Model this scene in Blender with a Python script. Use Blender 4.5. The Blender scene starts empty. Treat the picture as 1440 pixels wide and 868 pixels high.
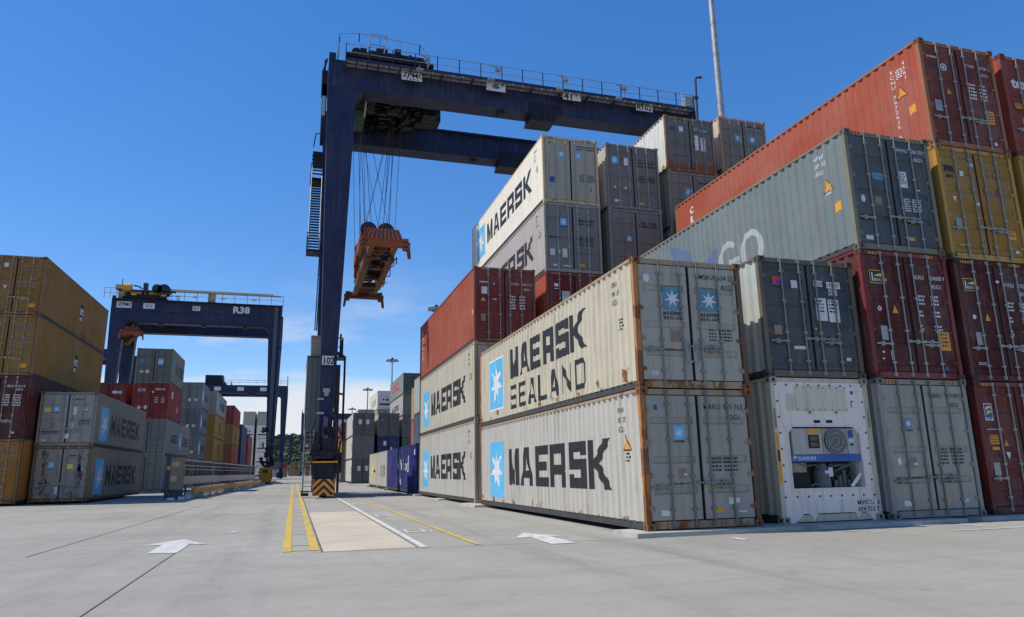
import bpy, math, random
from mathutils import Vector
from mathutils.geometry import tessellate_polygon
random.seed(7)
scene = bpy.context.scene
COL = scene.collection
W = 2.438
H8, HC = 2.591, 2.896
L40, L20 = 12.192, 6.058

# ------------------------------------------------------------------ materials
def new_mat(name):
    m = bpy.data.materials.new(name); m.use_nodes = True
    nt = m.node_tree; b = nt.nodes['Principled BSDF']
    return m, nt, b
def nd(nt, t, **kw):
    n = nt.nodes.new(t)
    for k, v in kw.items(): setattr(n, k, v)
    return n
def mixc(nt, fac, a, b, mode='MIX'):
    n = nd(nt, 'ShaderNodeMix', data_type='RGBA', blend_type=mode)
    for s, v in ((n.inputs[0], fac), (n.inputs[6], a), (n.inputs[7], b)):
        if hasattr(v, 'links'): nt.links.new(v, s)
        elif isinstance(v, tuple): s.default_value = (*v, 1) if len(v) == 3 else v
        else: s.default_value = v
    return n.outputs[2]
def math_(nt, op, a, b=None, c=None, clamp=False):
    n = nd(nt, 'ShaderNodeMath', operation=op, use_clamp=clamp)
    for i, v in enumerate((a, b, c)):
        if v is None: continue
        if hasattr(v, 'links'): nt.links.new(v, n.inputs[i])
        else: n.inputs[i].default_value = v
    return n.outputs[0]
def coords(nt, scale, rnd=True, which='Object'):
    tc = nd(nt, 'ShaderNodeTexCoord'); mp = nd(nt, 'ShaderNodeMapping')
    nt.links.new(tc.outputs[which], mp.inputs['Vector'])
    mp.inputs['Scale'].default_value = scale
    if rnd:
        oi = nd(nt, 'ShaderNodeObjectInfo')
        r = math_(nt, 'MULTIPLY', oi.outputs['Random'], 61.0)
        va = nd(nt, 'ShaderNodeVectorMath', operation='ADD')
        nt.links.new(mp.outputs[0], va.inputs[0]); nt.links.new(r, va.inputs[1])
        return va.outputs[0]
    return mp.outputs[0]
def noise(nt, vec, scale=1.0, detail=4.0, rough=.6):
    n = nd(nt, 'ShaderNodeTexNoise'); nt.links.new(vec, n.inputs['Vector'])
    n.inputs['Scale'].default_value = scale; n.inputs['Detail'].default_value = detail; n.inputs['Roughness'].default_value = rough
    return n.outputs['Fac']
def maprange(nt, v, a, b, lo=0.0, hi=1.0, smooth=True):
    n = nd(nt, 'ShaderNodeMapRange'); n.interpolation_type = 'SMOOTHSTEP' if smooth else 'LINEAR'
    for i, x in enumerate((v, a, b, lo, hi)):
        if hasattr(x, 'links'): nt.links.new(x, n.inputs[i])
        else: n.inputs[i].default_value = x
    return n.outputs[0]

def paint_material(name, extra_rust, rough=.55, metal=0.0, fade_amt=.08, pale_amt=.10, streak_amt=.42):
    """weathered coating: the colour comes from the object's own colour, its alpha holds 1 - rustiness"""
    m, nt, b = new_mat(name)
    oi = nd(nt, 'ShaderNodeObjectInfo')
    rust = math_(nt, 'SUBTRACT', 1.0, oi.outputs['Alpha'])
    v = coords(nt, (1, 1, 1)); vs = coords(nt, (5, 5, .35))
    fade = noise(nt, v, .55, 3)
    base = mixc(nt, maprange(nt, fade, .35, .7, 0, fade_amt), oi.outputs['Color'], (.56, .51, .44))
    streak = noise(nt, vs, 1.3, 5, .7)
    base = mixc(nt, maprange(nt, streak, .46, .74, 0, streak_amt), base, (.16, .125, .095))
    pale = noise(nt, coords(nt, (9, 9, .8)), 1.0, 4, .65)
    base = mixc(nt, maprange(nt, pale, .56, .8, 0, pale_amt), base, (.56, .51, .43))
    # rust blooms and runs
    n1 = noise(nt, v, 2.1, 9, .68); n2 = noise(nt, vs, 1.9, 6, .72)
    n = math_(nt, 'MAXIMUM', n1, math_(nt, 'SUBTRACT', n2, .05))
    th = math_(nt, 'MULTIPLY_ADD', rust, -.3, .80 - extra_rust)
    # standing water eats the lower edge first
    tcz = nd(nt, 'ShaderNodeTexCoord'); sz = nd(nt, 'ShaderNodeSeparateXYZ'); nt.links.new(tcz.outputs['Object'], sz.inputs[0])
    low = math_(nt, 'MULTIPLY', maprange(nt, sz.outputs[2], .75, .16), math_(nt, 'MULTIPLY', rust, .40 if extra_rust <= 0 else .16))
    th = math_(nt, 'SUBTRACT', th, low)
    mask = maprange(nt, n, th, math_(nt, 'ADD', th, .07))
    rc = mixc(nt, noise(nt, v, 7, 5, .7), (.075, .028, .012), (.36, .155, .055))
    col = mixc(nt, mask, base, rc)
    nt.links.new(col, b.inputs['Base Color'])
    rg = maprange(nt, n, .3, .7, rough - .1, rough + .2)
    nt.links.new(rg, b.inputs['Roughness'])
    b.inputs['Metallic'].default_value = metal; b.inputs['Specular IOR Level'].default_value = .2
    bp = nd(nt, 'ShaderNodeBump'); bp.inputs['Strength'].default_value = .4; bp.inputs['Distance'].default_value = .05
    dent = math_(nt, 'ADD', math_(nt, 'MULTIPLY', noise(nt, v, 1.6, 2), 1.0), math_(nt, 'MULTIPLY', mask, .12))
    nt.links.new(dent, bp.inputs['Height']); nt.links.new(bp.outputs[0], b.inputs['Normal'])
    return m
def simple(name, col, rough=.6, metal=0, var=.25, scale=3.0, emis=None):
    m, nt, b = new_mat(name)
    v = coords(nt, (1, 1, 1))
    n = noise(nt, v, scale, 6, .65)
    dark = tuple(c * (1 - var) for c in col); lite = tuple(min(1, c * (1 + var * .6)) for c in col)
    nt.links.new(mixc(nt, maprange(nt, n, .3, .7), dark, lite), b.inputs['Base Color'])
    nt.links.new(maprange(nt, n, .3, .7, rough - .08, rough + .12), b.inputs['Roughness'])
    b.inputs['Metallic'].default_value = metal
    return m
def chipped(name, col, under, amount=.5, rough=.7, scale=6.0):
    """worn paint: patches have come off and show what lies under it"""
    m, nt, b = new_mat(name)
    v = coords(nt, (1, 1, 1), rnd=False)
    n = noise(nt, v, scale, 8, .75); n2 = noise(nt, v, scale * .12, 3)
    mask = maprange(nt, math_(nt, 'MULTIPLY_ADD', n2, .5, n), 1.02 - amount * .32, 1.12 - amount * .32)
    c = mixc(nt, maprange(nt, noise(nt, v, scale * .4, 4), .3, .7), tuple(x * .82 for x in col), col)
    nt.links.new(mixc(nt, mask, c, under), b.inputs['Base Color'])
    b.inputs['Roughness'].default_value = rough
    return m

M = {}
M['panel'] = paint_material('weathered_panel_paint', 0.0)
M['frame'] = paint_material('weathered_frame_paint', .07)
M['bare'] = paint_material('galvanised_bar', -.04, .42, .3)
M['crane'] = paint_material('crane_paint', -.1, .45, 0, .02, .03, .25)
M['dark'] = simple('black_rubber', (.012, .012, .013), .8)
M['under'] = simple('dark_underseal', (.05, .05, .048), .85)
M['ink'] = chipped('black_lettering_paint', (.018, .018, .02), (.3, .3, .28), .1, .55)
M['white'] = chipped('white_lettering_paint', (.74, .74, .72), (.4, .38, .35), .25, .55)
M['pale_ghost'] = chipped('sun_bleached_white_paint', (.40, .42, .42), (.24, .27, .27), .45, .6, 3)
M['blue_ghost'] = chipped('sun_bleached_blue_paint', (.10, .15, .26), (.17, .21, .24), .4, .6, 3)
M['paper'] = simple('white_label_film', (.62, .62, .6), .5, var=.12)
M['sky_blue'] = simple('light_blue_logo_film', (.12, .46, .72), .5, var=.12, scale=1.2)
M['mid_blue'] = simple('deep_blue_film', (.03, .07, .32), .5)
M['teal'] = simple('faded_blue_film', (.09, .25, .34), .5)
M['amber'] = simple('amber_label_film', (.72, .30, .02), .5, var=.12)
M['sun_yellow'] = simple('yellow_label_film', (.80, .62, .06), .5, var=.12)
M['red_film'] = simple('red_label_film', (.55, .05, .03), .5)
M['orange'] = paint_material('orange_spreader_paint', .03, .5, 0, .03, .03, .5)
M['steel'] = simple('galvanised_steel', (.36, .36, .35), .5, .5, .2)
M['dull_steel'] = simple('weathered_dark_steel', (.14, .145, .14), .7, .2, .3)
M['rust_stain'] = chipped('rust_run_stain', (.115, .06, .042), (.25, .235, .21), .95, .9, 9)
M['grate'] = simple('grey_grating', (.30, .30, .29), .6, .2, .3)
M['glass'] = simple('dark_cab_glass', (.02, .035, .03), .08, 0, .1)
M['cable'] = simple('wire_rope', (.03, .03, .034), .5, .3)
M['brown'] = simple('brown_plate', (.26, .19, .13), .6)

# ------------------------------------------------------------------ mesh builder
class MB:
    def __init__(s): s.v = []; s.f = []; s.m = []; s.smooth = []
    def add(s, vs, fs, m=0, smooth=False):
        o = len(s.v); s.v += [tuple(p) for p in vs]
        for f in fs: s.f.append([i + o for i in f]); s.m.append(m); s.smooth.append(smooth)
    def box(s, a, b, m=0):
        x0, y0, z0 = a; x1, y1, z1 = b
        s.add([(x0,y0,z0),(x1,y0,z0),(x1,y1,z0),(x0,y1,z0),(x0,y0,z1),(x1,y0,z1),(x1,y1,z1),(x0,y1,z1)],
              [(0,3,2,1),(4,5,6,7),(0,1,5,4),(1,2,6,5),(2,3,7,6),(3,0,4,7)], m)
        return s
    def hexa(s, bot, top, m=0):
        s.add(list(bot) + list(top), [(3,2,1,0),(4,5,6,7),(0,1,5,4),(1,2,6,5),(2,3,7,6),(3,0,4,7)], m); return s
    def prism(s, poly, axis, a, b, m=0):
        """poly: list of 2-D points in the other two axes (order x,y,z without axis)"""
        n = len(poly)
        def P(p, t):
            q = list(p); q.insert(axis, t); return tuple(q)
        vs = [P(p, a) for p in poly] + [P(p, b) for p in poly]
        s.add(vs, [tuple(range(n))[::-1], tuple(range(n, 2*n))] + [(i, (i+1) % n, n + (i+1) % n, n + i) for i in range(n)], m)
        return s
    def tube(s, p, q, r, n=8, m=0, r2=None, caps=True):
        p, q = Vector(p), Vector(q); d = (q - p)
        if d.length < 1e-6: return s
        d.normalize(); up = Vector((0,0,1)) if abs(d.z) < .9 else Vector((1,0,0))
        a = d.cross(up).normalized(); b = d.cross(a)
        r2 = r if r2 is None else r2
        vs = []
        for c, rr in ((p, r), (q, r2)):
            for k in range(n):
                t = 2*math.pi*k/n + math.pi/n
                vs.append(c + a*math.cos(t)*rr + b*math.sin(t)*rr)
        s.add(vs, [(k, (k+1) % n, n + (k+1) % n, n + k) for k in range(n)], m, n > 6)
        if caps: s.add(vs, [tuple(range(n))[::-1], tuple(range(n, 2*n))], m)
        return s
    def path(s, pts, r, n=6, m=0):
        for a, b in zip(pts, pts[1:]): s.tube(a, b, r, n, m)
        return s
    def bar(s, p, q, w, h, m=0):
        """rectangular bar from p to q, w across (horizontal), h the other way"""
        p, q = Vector(p), Vector(q); d = (q - p).normalized()
        up = Vector((0,0,1)) if abs(d.z) < .95 else Vector((0,1,0))
        a = d.cross(up).normalized() * (w/2); b = a.cross(d).normalized() * (h/2)
        s.hexa([p-a-b, p+a-b, p+a+b, p-a+b], [q-a-b, q+a-b, q+a+b, q-a+b], m); return s
    def mesh(s, name, mats):
        me = bpy.data.meshes.new(name)
        me.from_pydata(s.v, [], s.f)
        for k in mats: me.materials.append(M[k])
        me.polygons.foreach_set('material_index', s.m)
        me.polygons.foreach_set('use_smooth', s.smooth)
        me.update()
        return me

def obj(name, me, parent=None, color=None, loc=None):
    o = bpy.data.objects.new(name, me); COL.objects.link(o)
    if parent is not None: o.parent = parent
    if color is not None: o.color = color
    if loc is not None: o.location = loc
    return o
def tag(o, label, cat, group=None, kind=None):
    if label: o['label'] = label
    if cat: o['category'] = cat
    if group: o['group'] = group
    if kind: o['kind'] = kind
    return o
def thing(name, label, cat, loc=(0,0,0), group=None, rz=0):
    o = bpy.data.objects.new(name, None); COL.objects.link(o)
    o.location = loc; o.rotation_euler = (0, 0, rz); o.empty_display_size = .3
    return tag(o, label, cat, group)
CACHE = {}
def cached(key, fn):
    if key not in CACHE: CACHE[key] = fn()
    return CACHE[key]
def door_shade(c, k=.78): return (c[0]*k*1.03, c[1]*k, c[2]*k*.94)  # door paint darkened and warmed: the doors' shade is put into the colour
def rc(c, rust): return (c[0]*1.04, c[1], c[2]*.905, 1 - rust)

# ------------------------------------------------------------------ corrugation and flat artwork
def corr(y0, y1, pitch=.278, depth=.036):
    n = max(1, round((y1 - y0 - .08) / pitch)); p = (y1 - y0 - .08) / n
    pts = [(y0, 0.0)]
    y = y0 + .08
    for i in range(n):
        a = y + i*p
        pts += [(a, 0.0), (a + .22*p, depth), (a + .5*p, depth), (a + .72*p, 0.0)]
    pts += [(y1, 0.0)]
    return pts
def lerp_depth(prof, y):
    if y <= prof[0][0]: return prof[0][1]
    for (a, da), (b, db) in zip(prof, prof[1:]):
        if y <= b: return da + (db - da) * (y - a) / max(1e-9, b - a)
    return prof[-1][1]
def clip(poly, ax, lo, hi):
    for sgn, lim in ((1, lo), (-1, -hi)):
        out = []
        for i in range(len(poly)):
            p, q = poly[i], poly[(i+1) % len(poly)]
            dp, dq = sgn*p[ax] - lim, sgn*q[ax] - lim
            if dp >= 0: out.append(p)
            if dp * dq < 0:
                t = dp / (dp - dq); out.append((p[0] + t*(q[0]-p[0]), p[1] + t*(q[1]-p[1])))
        poly = out
        if len(poly) < 3: return []
    return poly
def glyphs(t, h):
    """upright block capitals: t is the stem width, h the bar height"""
    a, b = 1 - t, 1 - h
    return {
     'M': [[(0,0),(0,1),(t*.95,1),(.5,.40),(1-t*.95,1),(1,1),(1,0),(a,0),(a,.56),(.57,.02),(.43,.02),(t,.56),(t,0)]],
     'A': [[(0,0),(.33,1),(.67,1),(1,0),(1-t*1.05,0),(.72,.2),(.28,.2),(t*1.05,0)], [(.36,.2+h*.85),(.64,.2+h*.85),(.5,.82)]],
     'E': [[(0,0),(0,1),(1,1),(1,b),(t,b),(t,.5+h*.46),(.93,.5+h*.46),(.93,.5-h*.5),(t,.5-h*.5),(t,h),(1,h),(1,0)]],
     'R': [[(0,0),(0,1),(.93,1),(1,.93),(1,.45),(.88,.37),(1,.28),(1,0),(a,0),(a,.29),(t,.29),(t,0)], [(t,.29+h),(a,.29+h),(a,b),(t,b)]],
     'S': [[(0,0),(0,.30),(t,.30),(t,h),(a,h),(a,.40),(0,.40),(0,1),(1,1),(1,.70),(a,.70),(a,b),(t,b),(t,.40+h),(1,.40+h),(1,0)]],
     'K': [[(0,0),(0,1),(t,1),(t,.60),(.74,1),(1.1,1),(.55,.52),(1.1,0),(.76,0),(t,.44),(t,0)]],
     'L': [[(0,0),(0,1),(t,1),(t,h),(.92,h),(.92,0)]],
     'N': [[(0,0),(0,1),(t,1),(a,.34),(a,1),(1,1),(1,0),(a,0),(t,.66),(t,0)]],
     'D': [[(0,0),(0,1),(.8,1),(1,.82),(1,.18),(.8,0)], [(t,h),(.74,h),(a,h+.08),(a,b-.08),(.74,b),(t,b)]],
    }
GLYPH = glyphs(.285, .225); THIN = glyphs(.20, .17)
def tris(loops):
    flat = [p for l in loops for p in l]
    return [[flat[i] for i in t] for t in tessellate_polygon([[Vector((x, y, 0)) for x, y in l] for l in loops])]
for G_ in (GLYPH, THIN):
    for k in list(G_): G_[k] = tris(G_[k])
def block_text(s, u0, v0, wtot, h, ratio=.86, font=None):
    n = len(s); pitch = wtot / (n - 1 + ratio); w = pitch * ratio; out = []
    for i, c in enumerate(s):
        for t in (font or GLYPH)[c]: out.append([(u0 + i*pitch + x*w, v0 + y*h) for x, y in t])
    return out
def star(cx, cy, r, n=7, inner=.36, rot=math.pi/2):
    pts = [(cx + (r if k % 2 == 0 else r*inner)*math.cos(rot + math.pi*k/n), cy + (r if k % 2 == 0 else r*inner)*math.sin(rot + math.pi*k/n)) for k in range(2*n)]
    return tris([pts])
def rect(x0, y0, x1, y1): return [[(x0,y0),(x1,y0),(x1,y1),(x0,y1)]]
def disc(cx, cy, r, n=14, ry=None):
    ry = ry or r
    return [[(cx + r*math.cos(2*math.pi*k/n), cy + ry*math.sin(2*math.pi*k/n)) for k in range(n)]]
_txt = {}
def font_text(s, x, y, h, align='L', stretch=1.0, bold=0.0):
    """writing in Blender's own built-in typeface as triangles; h is the capital height"""
    key = (s, bold)
    if key not in _txt:
        cu = bpy.data.curves.new('t', 'FONT'); cu.body = s; cu.size = 1.0; cu.offset = bold; cu.resolution_u = 2
        o = bpy.data.objects.new('t', cu); COL.objects.link(o)
        dg = bpy.context.evaluated_depsgraph_get(); dg.update()
        me = o.evaluated_get(dg).to_mesh(); me.calc_loop_triangles()
        vs = [(v.co.x, v.co.y) for v in me.vertices]
        _txt[key] = [[vs[i] for i in t.vertices] for t in me.loop_triangles]
        bpy.data.objects.remove(o); bpy.data.curves.remove(cu)
    T = _txt[key]; k = h / .72
    xs = [p[0] for t in T for p in t]; w = (max(xs)) * k * stretch if xs else 0
    dx = x - (w if align == 'R' else w/2 if align == 'C' else 0)
    return [[(dx + p[0]*k*stretch, y + p[1]*k) for p in t] for t in T]
def data_lines(x, z, n, h, cols, seed):
    """a block of small weight-and-capacity print, too fine to read in the photograph"""
    r = random.Random(seed); out = []
    for i in range(n):
        zz = z - i*h*1.9
        for (a, b) in cols:
            xx = a
            while xx < b - .02:
                w = r.uniform(.025, .07); w = min(w, b - xx)
                out += rect(x + xx, zz, x + xx + w, zz + h); xx += w + r.uniform(.012, .03)
    return out

class Art:
    """painted artwork laid on a surface: flat pieces cut at the folds of that surface"""
    def __init__(s, fold_axis, folds, place): s.ax = fold_axis; s.folds = folds; s.place = place; s.items = []; s.mats = []
    def put(s, polys, mat, lift=0):
        if mat not in s.mats: s.mats.append(mat)
        s.items.append((polys, s.mats.index(mat), lift)); return s
    def parts(s, parent, name=None):
        """every sticker, badge and line of print as a part of its own"""
        groups = []
        for it in s.items:
            if it[2] == 0 or not groups: groups.append([])
            groups[-1].append(it)
        for g in groups:
            n = name or ('lettering' if s.mats[g[0][1]] in ('ink', 'white') and len(g[0][0]) > 3 else 'label')
            obj(n, s.mesh(n, g), parent)
    def mesh(s, name, items=None):
        mb = MB()
        for polys, mi, lift in (items or s.items):
            for poly in polys:
                if s.folds is None:
                    mb.add([s.place(u, v, lift) for u, v in poly], [tuple(range(len(poly)))], mi); continue
                lo, hi = min(p[s.ax] for p in poly), max(p[s.ax] for p in poly)
                for a, b in zip(s.folds, s.folds[1:]):
                    if b <= lo or a >= hi: continue
                    c = clip(poly, s.ax, a, b)
                    if c: mb.add([s.place(u, v, lift) for u, v in c], [tuple(range(len(c)))], mi)
        return mb.mesh(name, s.mats)
def side_art(L, side, flat=False):
    prof = corr(.13, L - .13)
    def d(y): return 0.0 if flat else lerp_depth(prof, y)
    if side == 'L':
        f = None if flat else sorted(L - y for y, _ in prof)
        return Art(0, f, lambda u, v, k: (.012 + d(L - u) - .004 - k*.002, L - u, v))
    f = None if flat else sorted(y for y, _ in prof)
    return Art(0, f, lambda u, v, k: (W - .012 - d(u) + .004 + k*.002, u, v))
DOOR_Y = .055
def door_art(y=DOOR_Y): return Art(0, None, lambda u, v, k: (u, y - .006 - k*.002, v))

# ------------------------------------------------------------------ shipping container pieces
def m_side(L, H, side, flat):
    def f():
        mb = MB()
        prof = [(.1, 0), (L - .1, 0)] if flat else corr(.13, L - .13)
        if not flat: prof = [(.08, 0)] + prof + [(L - .08, 0)]
        z0, z1 = .15, H - .062
        X = (lambda d: .012 + d) if side == 'L' else (lambda d: W - .012 - d)
        vs = []
        for y, d in prof: vs += [(X(d), y, z0), (X(d), y, z1)]
        n = len(prof)
        fs = [(2*i, 2*i+2, 2*i+3, 2*i+1) if side != 'L' else (2*i, 2*i+1, 2*i+3, 2*i+2) for i in range(n-1)]
        mb.add(vs, fs)
        # inner lining so that the wall is not paper thin
        mb.box((.055, .09, z0), (.065, L - .09, z1)) if side == 'L' else mb.box((W - .065, .09, z0), (W - .055, L - .09, z1))
        if flat:
            for k in range(1, 12):
                y = L*k/12
                mb.box((.0085, y - .018, z0 + .01), (.0125, y + .018, z1 - .01)) if side == 'L' else mb.box((W - .0125, y - .018, z0 + .01), (W - .0085, y + .018, z1 - .01))
        return mb.mesh('side_panel', ['panel'])
    return cached(('side', L, H, side, flat), f)
def m_roof(L, H):
    def f():
        mb = MB(); mb.box((.06, .1, H - .055), (W - .06, L - .1, H - .03))
        n = int(L / .28)
        for k in range(n): mb.box((.12, .16 + k*.28, H - .03), (W - .12, .27 + k*.28, H - .014))
        return mb.mesh('roof_panel', ['panel'])
    return cached(('roof', L, H), f)
def m_blind(L, H, near):
    """corrugated closed end"""
    def f():
        mb = MB(); prof = corr(.12, W - .12, .25, .045)
        y0, s = (.03, 1) if near else (L - .03, -1)
        vs = []
        for x, d in prof: vs += [(x, y0 + s*d, .15), (x, y0 + s*d, H - .11)]
        mb.add(vs, [(2*i, 2*i+2, 2*i+3, 2*i+1) for i in range(len(prof)-1)])
        a, b = sorted((y0 + s*.055, y0 + s*.07)); mb.box((.1, a, .15), (W - .1, b, H - .1))
        return mb.mesh('end_panel', ['panel'])
    return cached(('blind', L, H, near), f)
def m_frame(L, H, castings, back=True):
    def f():
        mb = MB(); c = .118 if castings else 0.0
        for x in (0, 1):
            xa, xb = (.006, .105) if x == 0 else (W - .105, W - .006)
            for y in (0, 1):
                ya, yb = (.03, .13) if y == 0 else (L - .13, L - .006)
                if not castings: mb.box((xa, ya, c), (xb, yb, H - c))
            xa, xb = (.006, .066) if x == 0 else (W - .066, W - .006)
            mb.box((xa, .165 if castings else .13, H - .064), (xb, L - .165 if castings else L - .13, H - .008))       # top side rail
            xa, xb = (.035, .085) if x == 0 else (W - .085, W - .035)
            mb.box((xa, .165, .02), (xb, L - .165, .155), 1)                     # bottom side rail
            xa, xb = (.010, .10) if x == 0 else (W - .10, W - .010)
            mb.box((xa, .165, .016), (xb, L - .165, .0255), 1)
        for y in (0, 1):
            e = .165 if castings else .105
            ya, yb = (.062, .14) if y == 0 else (L - .12, L - .012)
            mb.box((e, ya, H - .115), (W - e, yb, H - .01))
            ya, yb = (.045, .16) if y == 0 else (L - .14, L - .012)
            mb.box((e, ya, .018), (W - e, yb, .15))
        if not castings:
            for x in (0, W - .15):
                for y in (0, L - .15):
                    for z in (0, H - .11): mb.box((x, y, z), (x + .15, y + .15, z + .11))
        mb.box((.1, .12, .06), (W - .1, L - .12, .14), 1)                        # floor
        if back: mb.box((.105, .105, .15), (W - .105, .115, H - .115), 2)                 # dark behind the door gaps
        return mb.mesh('frame', ['frame', 'under', 'dark'])
    return cached(('frame', L, H, castings, back), f)
def m_post(L, H, x, y):
    def f():
        mb = MB(); c = .118
        xa, xb = (.006, .105) if x == 0 else (W - .105, W - .006)
        ya, yb = (.03, .13) if y == 0 else (L - .13, L - .006)
        mb.box((xa, ya, c), (xb, yb, H - c)); return mb.mesh('corner_post', ['frame'])
    return cached(('post', L, H, x, y), f)
def m_casting():
    def f():
        mb = MB(); a, b, h = .178, .162, .118
        mb.box((0, 0, 0), (b, a, h))
        for s in (0, 1):   # oval apertures on the outer faces, dark inside
            pts = [(.081 + .032*math.cos(t*math.pi/5), .059 + .04*math.sin(t*math.pi/5)) for t in range(10)]
            y = -.0015 if s == 0 else a + .0015
            mb.add([(p[0], y, p[1]) for p in pts], [tuple(range(10))], 1)
            x = -.0015 if s == 0 else b + .0015
            mb.add([(x, p[0] + .008, p[1]) for p in pts], [tuple(range(10))], 1)
            z = -.0015 if s == 0 else h + .0015
        return mb.mesh('corner_casting', ['frame', 'dark'])
    return cached('casting', f)
DOOR_BANDS = {'recess': ((.235, .07), (.475, .07), (.79, .07)), 'wave': ((.09, .12), (.27, .12), (.45, .12), (.63, .12), (.81, .12), (.95, .06)), 'flat': ()}
def m_door(H, leaf, style, bars=False):
    def f():
        mb = MB(); z0, z1 = .155, H - .12
        x0, x1 = (.108, 1.208) if leaf == 0 else (1.230, W - .108)
        hgt = z1 - z0; y = DOOR_Y; dep = .032 if style == 'recess' else .022
        xs = [x0 + .02, x0 + .10, x0 + .115, x1 - .115, x1 - .10, x1 - .02]
        zs = [(z0 + .02, 0)]
        for c, hw in DOOR_BANDS[style]:
            zc = z0 + c*hgt; k = .018 if style == 'recess' else .05
            zs += [(zc - hw, 0), (zc - hw + k, 1), (zc + hw - k, 1), (zc + hw, 0)]
        zs.append((z1 - .02, 0))
        zs = [q for q in zs if z0 + .015 < q[0] <= z1 - .015]
        vs = [(x, y + (dep if (d and 2 <= i <= 3) else 0), z) for z, d in zs for i, x in enumerate(xs)]
        n = len(xs)
        mb.add(vs, [(r*n + i, r*n + i + 1, (r+1)*n + i + 1, (r+1)*n + i) for r in range(len(zs)-1) for i in range(n-1)])
        mb.box((x0 + .02, y + .036, z0 + .02), (x1 - .02, y + .044, z1 - .02))
        # edge frame of the leaf and its black gasket
        for a, b in (((x0+.02, y, z0+.02), (x0+.024, y+.04, z1-.02)), ((x1-.024, y, z0+.02), (x1-.02, y+.04, z1-.02)), ((x0+.02, y, z0+.016), (x1-.02, y+.04, z0+.02)), ((x0+.02, y, z1-.02), (x1-.02, y+.04, z1-.016))): mb.box(a, b)
        for a, b in (((x0, y+.012, z0), (x0+.019, y+.045, z1)), ((x1-.019, y+.012, z0), (x1, y+.045, z1)), ((x0+.02, y+.012, z0-.004), (x1-.02, y+.045, z0+.015)), ((x0+.02, y+.012, z1-.015), (x1-.02, y+.045, z1+.004))): mb.box(a, b, 1)
        if bars:
            for bx in BARS[leaf*2:leaf*2+2]: _bar(mb, bx, H, 2)
        return mb.mesh('door', ['panel', 'dark', 'bare'])
    return cached(('door', H, leaf, style, bars), f)
BARS = (.56, 1.02, 1.42, 1.88)
def _bar(mb, x, H, m=0):
    mb.tube((x, .026, .05), (x, .026, H - .03), .0175, 8, m)
    for z in (.06, H - .10): mb.box((x - .045, .028, z), (x + .045, .05, z + .07), m)
    for z in (.33, H*.36, H*.62, H - .33): mb.box((x - .05, .012, z), (x + .05, .052, z + .045), m)
def m_bar(x, H): return cached(('bar', x, H), lambda: (lambda mb: (_bar(mb, x, H), mb.mesh('locking_bar', ['bare']))[1])(MB()))
def m_handle(x, H, d):
    def f():
        mb = MB(); z = .83 if d > 0 else .76
        mb.bar((x, .012, z), (x + d*.42, .012, z), .02, .035)
        mb.box((min(x, x + d*.05) - .03, .0, z - .03), (max(x, x + d*.05) + .03, .045, z + .03))
        mb.box((x + d*.25 - .04, -.002, z - .05), (x + d*.25 + .04, .05, z + .045))
        mb.tube((x + d*.25, -.01, z), (x + d*.25, .05, z), .022, 8)
        return mb.mesh('handle', ['bare'])
    return cached(('handle', x, H, d), f)
def m_hinge(leaf):
    def f():
        mb = MB()
        a, b = (.085, .20) if leaf == 0 else (W - .20, W - .085)
        p = .118 if leaf == 0 else W - .118
        mb.box((a, .036, -.03), (b, .054, .03)); mb.tube((p, .034, -.055), (p, .034, .055), .017, 8)
        return mb.mesh('hinge', ['frame'])
    return cached(('hinge', leaf), f)

def container(X, Y, z, L, H, col, label, lod=1, rust=.2, frame=None, bar=(.3, .3, .3), near='doors', style='recess', flat=False, cat='shipping container', name='shipping_container', group=None, post=None):
    col = tuple(q*t for q, t in zip(col, (.87, .855, .82)))
    if frame: frame = tuple(q*.85 for q in frame)
    bar = tuple(q*.8 for q in bar)
    r = thing(name, label, cat, (X, Y, z + .004), group)
    c = rc(col, rust); fc = rc(frame or col, min(1, rust + .15))
    obj('frame', m_frame(L, H, lod == 0, near != 'none'), r, fc)
    if lod == 0:
        for x in (0, 1):
            for y in (0, 1):
                pc = (rc(post, .8) if (x, y) != (1, 0) else rc((.12, .075, .05), .35)) if post else fc
                obj('corner_post', m_post(L, H, x, y), r, pc)
                for k in (0, 1): obj('corner_casting', m_casting(), r, rc(tuple(q*.6 for q in (frame or col)), .75 if post else .22 + rust*.4), ((0, W - .162)[x], (0, L - .178)[y], (0, H - .118)[k]))
    obj('side_panel', m_side(L, H, 'L', flat), r, c); obj('side_panel', m_side(L, H, 'R', flat), r, c)
    obj('roof_panel', m_roof(L, H), r, c)
    obj('end_panel', m_blind(L, H, False), r, c)
    if near == 'doors':
        for leaf in (0, 1):
            d = obj('door', m_door(H, leaf, style, lod == 2), r, rc(door_shade(col, .80), rust))  # darker than the side panels, with the shade painted into the door colour
            if lod < 2:
                for x in BARS[leaf*2:leaf*2+2]: obj('locking_bar', m_bar(x, H), d, rc(bar, rust*.5))
            if lod == 0:
                for x in BARS[leaf*2:leaf*2+2]:
                    obj('handle', m_handle(x, H, -1 if x in (.56, 1.88) else 1), d, rc(bar, rust*.5)) if x in (.56, 1.02) else obj('handle', m_handle(x, H, 1 if x == 1.42 else -1), d, rc(bar, rust*.5))
                for k in range(4): obj('hinge', m_hinge(leaf), d, fc, (0, 0, .38 + k*(H - .8)/3))
    elif near == 'blind':
        obj('end_panel', m_blind(L, H, True), r, c)
    r['H'] = H
    return r

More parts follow.
